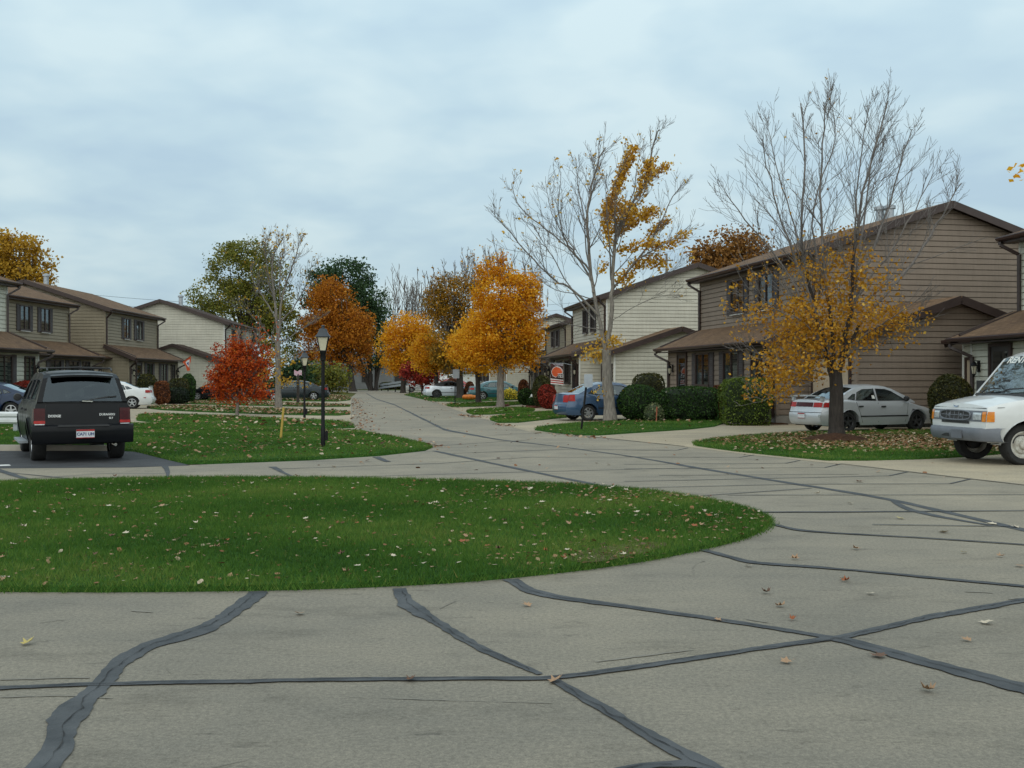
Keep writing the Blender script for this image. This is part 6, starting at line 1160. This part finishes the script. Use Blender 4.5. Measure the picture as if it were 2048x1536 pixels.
# ------------------------------------------------------------------ street furniture, flags and small things
def lamp_post(px, py, label, H=2.78, rz=.3):
    b = G(px, py); r = empty("street_lamp", (b.x, b.y, .03), rz, label, "street lamp", "post lamps along the left lawn"); 
    m = MB(); m.lathe([(.0, 0), (.05, 0), (.05, .45), (.042, .47), (.042, 1.0), (.038, H - .78), (.038, H - .70)], 14); m.build("post", M['black'], r, True)
    m = MB(); m.lathe([(.038, H - .80), (.062, H - .79), (.062, H - .64), (.075, H - .62), (.075, H - .59), (.05, H - .575)], 14); m.build("collar", M['black'], r, True)
    m = MB(); m.box((.04, -.035, .16), (.11, .035, .36)); m.box((.06, -.04, .36), (.10, .04, .38)); m.build("outlet_box", M['black'], r)
    g = MB(); b0, b1, z0, z1 = .062, .118, H - .57, H - .27
    q0 = [(b0, b0, z0), (-b0, b0, z0), (-b0, -b0, z0), (b0, -b0, z0)]; q1 = [(b1, b1, z1), (-b1, b1, z1), (-b1, -b1, z1), (b1, -b1, z1)]; g.hexa(q0[::-1], q1[::-1]); g.build("lamp_glass", M['lampglass'], r)
    f = MB()
    for p, q in zip(q0, q1): f.beam((p[0] * 1.06, p[1] * 1.06, z0), (q[0] * 1.05, q[1] * 1.05, z1), .014, .014)
    f.box((-b0 - .012, -b0 - .012, z0 - .02), (b0 + .012, b0 + .012, z0 + .004)); f.box((-b1 - .012, -b1 - .012, z1 - .004), (b1 + .012, b1 + .012, z1 + .014)); f.build("frame", M['black'], r)
    c = MB(); P = []
    for w, z in ((.172, z1 + .012), (.165, z1 + .03), (.128, z1 + .07), (.098, z1 + .13), (.082, z1 + .18), (.07, z1 + .195), (.042, z1 + .20)): P.append([(w * math.copysign(abs(math.cos(a)) ** .45, math.cos(a)), w * math.copysign(abs(math.sin(a)) ** .45, math.sin(a)), z) for a in np.linspace(0, 2 * math.pi, 25)])
    P.append([(0, 0, z1 + .2)] * 25); c.grid(P); c.lathe([(.036, z1 + .19), (.036, z1 + .245), (.046, z1 + .25), (.046, z1 + .268), (.0, z1 + .278)], 12); c.grid([[(0, 0, z1 + .013)] * 25, P[0]]); c.build("cap", M['lampcap'], r, True); return r
lamp_post(646, 897.5, "nearer black lamp post standing in the leafy corner lawn", 2.76, .12)
lamp_post(609, 838.5, "farther black lamp post beside the concrete band", 2.62, .35)
def sign(px, py, lean, label, hz, w, h, rz=0.0, top=None):
    b = G(px, py); r = empty("sign_post", b, rz, label, "sign", "signs seen from behind along the street"); e = Vector((lean, 0, hz)); m = MB(); m.beam((0, 0, -.05), e, .075, .05); m.build("post", M['black'], r)
    s = MB(); d = e.normalized(); c = e + Vector((.06, -.035, h / 2 - .04)); rr = .04; P = []
    for sx_, sz in ((-1, -1), (1, -1), (1, 1), (-1, 1)):
        for a in np.linspace(0, math.pi / 2, 4):
            t = math.atan2(sz, sx_); t0 = {(-1, -1): math.pi, (1, -1): 1.5 * math.pi, (1, 1): 0, (-1, 1): math.pi / 2}[(sx_, sz)] + a; P.append((sx_ * (w / 2 - rr) + rr * math.cos(t0), sz * (h / 2 - rr) + rr * math.sin(t0)))
    n = len(P); s.add([(c.x + x, c.y - .004, c.z + z) for x, z in P] + [(c.x + x, c.y + .004, c.z + z) for x, z in P], [tuple(range(n)), tuple(range(2 * n - 1, n - 1, -1))] + [(i, n + i, n + (i + 1) % n, (i + 1) % n) for i in range(n)]); s.build("sign_plate", M['signback'], r); return r
M['signback'] = pm("sign_back", (.40, .44, .48), (.33, .36, .40), 4, .5, metal=.2)
sign(1162, 862, .16, "leaning black post with a pale blue grey plate by the forked tree", 1.36, .26, .40, R(8))
sign(910, 811.5, 0.0, "upright black post with a white plate beside the convertible", 1.62, .38, .52, R(8))
def stake(px, py, h, lean, mat, label, w=.06):
    b = G(px, py); m = MB(); m.beam((0, 0, -.05), (lean, 0, h), w, w * .7); m.beam((lean * 1.0, 0, h), (lean * 1.02, 0, h + .012), w * 1.05, w * .75); o = m.build("marker_stake", mat, None); o.location = b; return tag(o, label, "stake")
M['stakey'] = pm("yellow_stake", (.50, .34, .06), (.42, .27, .05), 5, .6); M['stakeo'] = pm("orange_stake", (.38, .11, .05), (.28, .08, .04), 5, .6)
stake(561, 880, .83, .08, M['stakey'], "leaning yellow marker stake in the corner lawn left of the lamp post", .07); stake(1312, 845.5, .56, .03, M['stakeo'], "short faded orange stake in front of the grey leaved bush", .055)
# fire hydrant
b = G(1065, 811); r = empty("fire_hydrant", (b.x, b.y, .04), .4, "white topped fire hydrant with red base among the shrubs", "fire hydrant")
m = MB(); m.lathe([(.15, 0), (.15, .04), (.11, .05), (.11, .16), (.15, .17), (.15, .20), (.12, .21)], 16); m.build("base", M['stakeo'], r, True)
m = MB(); m.lathe([(.11, .20), (.11, .46), (.14, .47), (.14, .50), (.12, .52), (.09, .60), (.04, .64), (.035, .69), (0, .70)], 16); m.build("barrel", M['whitepaint'], r, True)
for a in (0, math.pi / 2, math.pi): m = MB(); d = Vector((math.cos(a), math.sin(a), 0)); m.tube([d * .08 + Vector((0, 0, .38)), d * .17 + Vector((0, 0, .38)), d * .171 + Vector((0, 0, .38)), d * .20 + Vector((0, 0, .38))], [.05, .05, .065, .06], 10); m.build("nozzle", M['whitepaint'], r, True)
# pumpkins
M['pumpkin'] = pm("pumpkin_skin", (.62, .19, .02), (.5, .13, .015), 5, .5); M['stem'] = pm("pumpkin_stem", (.10, .10, .03), None, 5, .8)
for i, (px, py, s, lab) in enumerate(((932, 801, .26, "leftmost of the three orange pumpkins on the far lawn"), (939, 801.5, .28, "middle one of the three orange pumpkins on the far lawn"), (946, 801, .24, "rightmost of the three orange pumpkins on the far lawn"))):
    b = G(px, py); m = MB(); P = []
    for ph in np.linspace(0, math.pi, 10): P.append([(s * math.sin(ph) * (1 + .08 * math.cos(9 * t)) * math.cos(t), s * math.sin(ph) * (1 + .08 * math.cos(9 * t)) * math.sin(t), s * .8 + s * .8 * math.cos(ph) * (1 - .25 * math.cos(ph) ** 6)) for t in np.linspace(0, 2 * math.pi, 37)])
    m.grid(P); o = m.build("pumpkin", M['pumpkin'], None, True); o.location = (b.x, b.y, .04); k = MB(); k.tube([(0, 0, s * 1.2), (.01, 0, s * 1.5), (.05, .01, s * 1.62)], [.035, .025, .02], 7); k.build("stem", M['stem'], o, True); tag(o, lab, "pumpkin", "pumpkins on the far lawn")
# yellow chrysanthemums
YF = leafmat("yellow_flowers", [(0, (.05, .09, .02)), (.35, (.10, .14, .02)), (.45, (.62, .46, .03)), (1, (.75, .62, .10))], .2); rgf = np.random.default_rng(8)
b = G(1020, 801); n = 700; d = rgf.normal(0, 1, (n, 3)); d /= np.linalg.norm(d, axis=1)[:, None]; d[:, 2] = np.abs(d[:, 2]); C = d * np.array([.62, .5, .80]) * rgf.uniform(.6, 1, n)[:, None] + [0, 0, .08]; o = npmesh("flowering_plant", leaf_quads(rgf, C, .12), 4, YF, None, np.clip(C[:, 2] * .6 + rgf.normal(.25, .2, n), 0, 1)); o.location = (b.x, b.y, .04); tag(o, "yellow flowering plant in front of the teal sedan", "plant")
# white rail barrier on the left behind the asphalt
M['barrier'] = pm("barrier_white", (.66, .68, .68), (.55, .57, .58), 2, .5)
bl_ = G(30, 866); r = empty("guard_rail", (bl_.x, bl_.y, 0), 0, "white beam rail left of the black suv", "barrier"); m = MB(); P = [[(x, o, z) for o, z in ((0, .62), (-.04, .62), (-.09, .57), (-.09, .50), (-.03, .45), (-.09, .40), (-.09, .32), (-.04, .27), (0, .27))] for x in (-9, .25)]; m.grid(P); m.build("rail", M['barrier'], r)
for x in (-7.5, -5, -2.5, 0): m = MB(); m.box((x - .06, .01, -.05), (x + .06, .13, .58)); m.build("post", M['galv'], r)
# sloping metal rail at the street end
p0, p1 = Vector((-16.8, 137, .55)), Vector((-10.6, 112, 1.0)); r = empty("guard_rail", (p0.x, p0.y, 0), 0, "grey metal rail sloping up at the end of the street", "barrier"); q = p1 - Vector((p0.x, p0.y, 0)); s0 = Vector((0, 0, .35))
for k, nm in ((0, "rail"), (.36, "rail")): m = MB(); m.beam(s0 + Vector((0, 0, k)), q + Vector((0, 0, k * .9)), .08, .24); m.build(nm, M['galv'], r)
for t in (.05, .3, .55, .8, .98): m = MB(); c = s0.lerp(q, t); m.box((c.x - .06, c.y + .05, -.1), (c.x + .06, c.y + .17, c.z + .3)); m.build("post", M['black'], r)
# metal rails post beside the far kerb
# banner with orange helmet, hung from a pole on the cream house
M['fbrown'] = pm("banner_brown", (.055, .018, .016), (.045, .014, .013), 6, .8); M['forange'] = pm("banner_orange", (.62, .10, .025), (.52, .075, .02), 6, .8); M['fwhite'] = pm("banner_white", (.66, .64, .62), (.58, .56, .55), 6, .8); M['fgrey'] = pm("banner_grey", (.42, .38, .42), (.36, .33, .37), 6, .8); M['fred'] = pm("flag_red", (.42, .035, .03), (.34, .03, .025), 6, .8); M['fblue'] = pm("flag_blue", (.06, .08, .22), None, 6, .8); M['fpink'] = pm("flag_pink", (.62, .30, .40), (.55, .5, .52), 8, .8)
Yb = 54.6; k = Yb / FPX; c = at(1114, 727, Yb); r = empty("banner", (c.x, c.y, c.z), R(10), "brown house banner with an orange helmet on the cream townhouse", "flag"); Wd, Hh = 26 * k, 42 * k
wv = lambda x, z: .03 * math.sin(z * 5 + x * 3)
def patch(name, pts, mat, off, par):
    m = MB(); pl = []
    for (a, b_), (c_, d_) in zip(pts, pts[1:] + pts[:1]): pl += [(a + (c_ - a) * t, b_ + (d_ - b_) * t) for t in (0, .5)]
    m.poly(pl, [], lambda x, z: (x, wv(x, z) - off, z)); return m.build(name, mat, par)
m = MB(); m.grid([[(x, wv(x, z), z) for x in np.linspace(-Wd / 2, Wd / 2, 9)] for z in np.linspace(0, -Hh, 17)]); cl = m.build("cloth", M['fbrown'], r)
patch("band", [(-Wd / 2, -.01), (Wd / 2, -.01), (Wd / 2, -.13), (-Wd / 2, -.13)], M['fbrown'], .004, r); text("BROWNS", .145, M['fgrey'], r, Matrix.Translation((0, -.02, -.075)) @ Matrix.Rotation(R(90), 4, 'X'), ext=.002, bold=.006)
hc = -.42; hel = [(.27 * math.cos(a), hc + .25 * math.sin(a)) for a in np.linspace(-.15, math.pi * 1.12, 20)] + [(-.20, hc - .20), (-.05, hc - .27), (.04, hc - .17), (.10, hc - .10), (.24, hc - .07)]
patch("helmet_outline", [(x * 1.10, hc + (z - hc) * 1.10) for x, z in hel], M['fwhite'], .006, r); patch("helmet", hel, M['forange'], .010, r)
m = MB(); m.tube([(-.02, -.03, hc + .25), (.10, -.03, hc + .22), (.20, -.03, hc + .14), (.25, -.03, hc + .02)], .012, 5); 
for z0, z1 in ((-.10, -.12), (-.18, -.22), (-.26, -.30)): m.tube([(.03, -.035, hc + z0), (.18, -.04, hc + z0 - .01), (.30, -.04, hc + z1)], .013, 5)
m.tube([(.24, -.04, hc - .06), (.30, -.04, hc - .14), (.30, -.04, hc - .30)], .013, 5); m.tube([(.14, -.04, hc - .10), (.18, -.04, hc - .3)], .012, 5); m.build("face_mask", M['fwhite'], r)
z = -.76; 
for i, mt in enumerate((M['fwhite'], M['fred'], M['fwhite'], M['fred'], M['fwhite'])): patch("stripe", [(-Wd / 2, z - i * .055), (Wd / 2, z - .07 - i * .055), (Wd / 2, z - .12 - i * .055), (-Wd / 2, z - .055 - i * .055)], mt, .006, r)
m = MB(); m.tube([(-Wd / 2 - .05, .02, .01), (Wd / 2 + .05, .02, .01), (Wd / 2 + .5, .25, -.08), (1.35, 2.6, -.5)], .014, 6); m.build("pole", M['galv'], r)
# orange white and blue flag on the tan house, small pink flag on a thin post
Yf = 78.5; kf = Yf / FPX; c = at(366, 722, Yf); r = empty("flag", (c.x, c.y, c.z), .2, "orange bordered flag hanging askew from the tan house", "flag")
fp = lambda px, py: ((px - 366) * kf, -(py - 722) * kf)
def fpatch(name, pts, mat, off): m = MB(); m.poly([fp(*p) for p in pts], [], lambda x, z: (x, .05 * math.sin(z * 4 + x * 2) - off, z)); m.build(name, mat, r)
fpatch("cloth", [(365, 724), (381, 711), (381, 722), (378, 732), (380, 741), (374, 742), (371, 731)], M['forange'], 0); fpatch("field", [(371, 724), (379, 717), (378, 729), (377, 735), (373, 729)], M['fwhite'], .012); fpatch("emblem", [(373, 727), (377, 722), (377, 731)], M['fblue'], .02)
m = MB(); m.tube([(-.9, 0.5, .15), (0, 0, -.03), (.65, -.2, .42)], .015, 6); m.build("pole", M['black'], r)
b = G(596, 806); r = empty("garden_flag", b, 0, "small pink flag on a thin dark post behind the dark green sedan", "flag"); m = MB(); m.tube([(0, 0, 0), (.0, 0, 1.7), (.02, 0, 1.85)], [.10, .08, .04], 8); m.build("post", M['bark_dark'], r); m = MB(); m.grid([[(-.25 + .5 * i / 6, .06 * math.sin(i), 1.75 + .32 * j + .05 * math.cos(i * 1.3)) for i in range(7)] for j in range(2)]); m.build("cloth", M['fpink'], r)
# stool frames and a low wall by the cream house
b = G(1122, 806); r = empty("patio_stool", (b.x, b.y, 0), .3, "small black metal stool beside the red shrubs", "stool")
for x, y in ((-.2, -.2), (.2, -.2), (.2, .2), (-.2, .2)): m = MB(); m.tube([(x, y, 0), (x * .85, y * .85, .62)], .018, 6); m.build("leg", M['black'], r)
m = MB(); m.box((-.22, -.22, .62), (.22, .22, .66)); m.build("seat", M['black'], r)
for i, (x0, x1, py, lab) in enumerate(((1098, 1111, 810, "red edging block row left end by the hydrant bed"), (1111, 1118, 815, "low pale block step beside the red shrubs"))):
    a, b2 = G(x0, py), G(x1, py); m = MB(); n = 3
    for q in range(n): p = a.lerp(b2, (q + .5) / n); m.box((p.x - (b2.x - a.x) / n / 2 + .01, p.y - .15, 0), (p.x + (b2.x - a.x) / n / 2 - .01, p.y + .15, .16 + .05 * (i == 1)))
    tag(m.build("garden_edging", M['stakeo'] if i == 0 else M['kerb'], None), lab, "edging")
# utility pole and wires
r = empty("utility_pole", (at(1333, 700, 95).x, 95, 0), 0, "grey utility pole behind the cream and brown roofs", "pole"); m = MB(); m.tube([(0, 0, 0), (0, 0, 12.6)], [.16, .10], 10); m.build("post", M['bark'], r); m = MB(); m.beam((-.6, 0, 12.0), (.6, 0, 12.0), .1, .12); m.build("crossarm", M['bark'], r)
m = MB(); A, B = at(-100, 560, 120), at(1333, 585, 95 * 2); pts = [A.lerp(B, t) - Vector((0, 0, 3.2 * 4 * t * (1 - t))) for t in np.linspace(0, 1, 25)]; m.tube(pts, .018, 4); m.tube([p - Vector((0, 0, 1.0)) for p in pts], .014, 4); tag(m.build("overhead_wire", M['black'], None), "thin overhead wires crossing the sky above the left roofs", "wire")
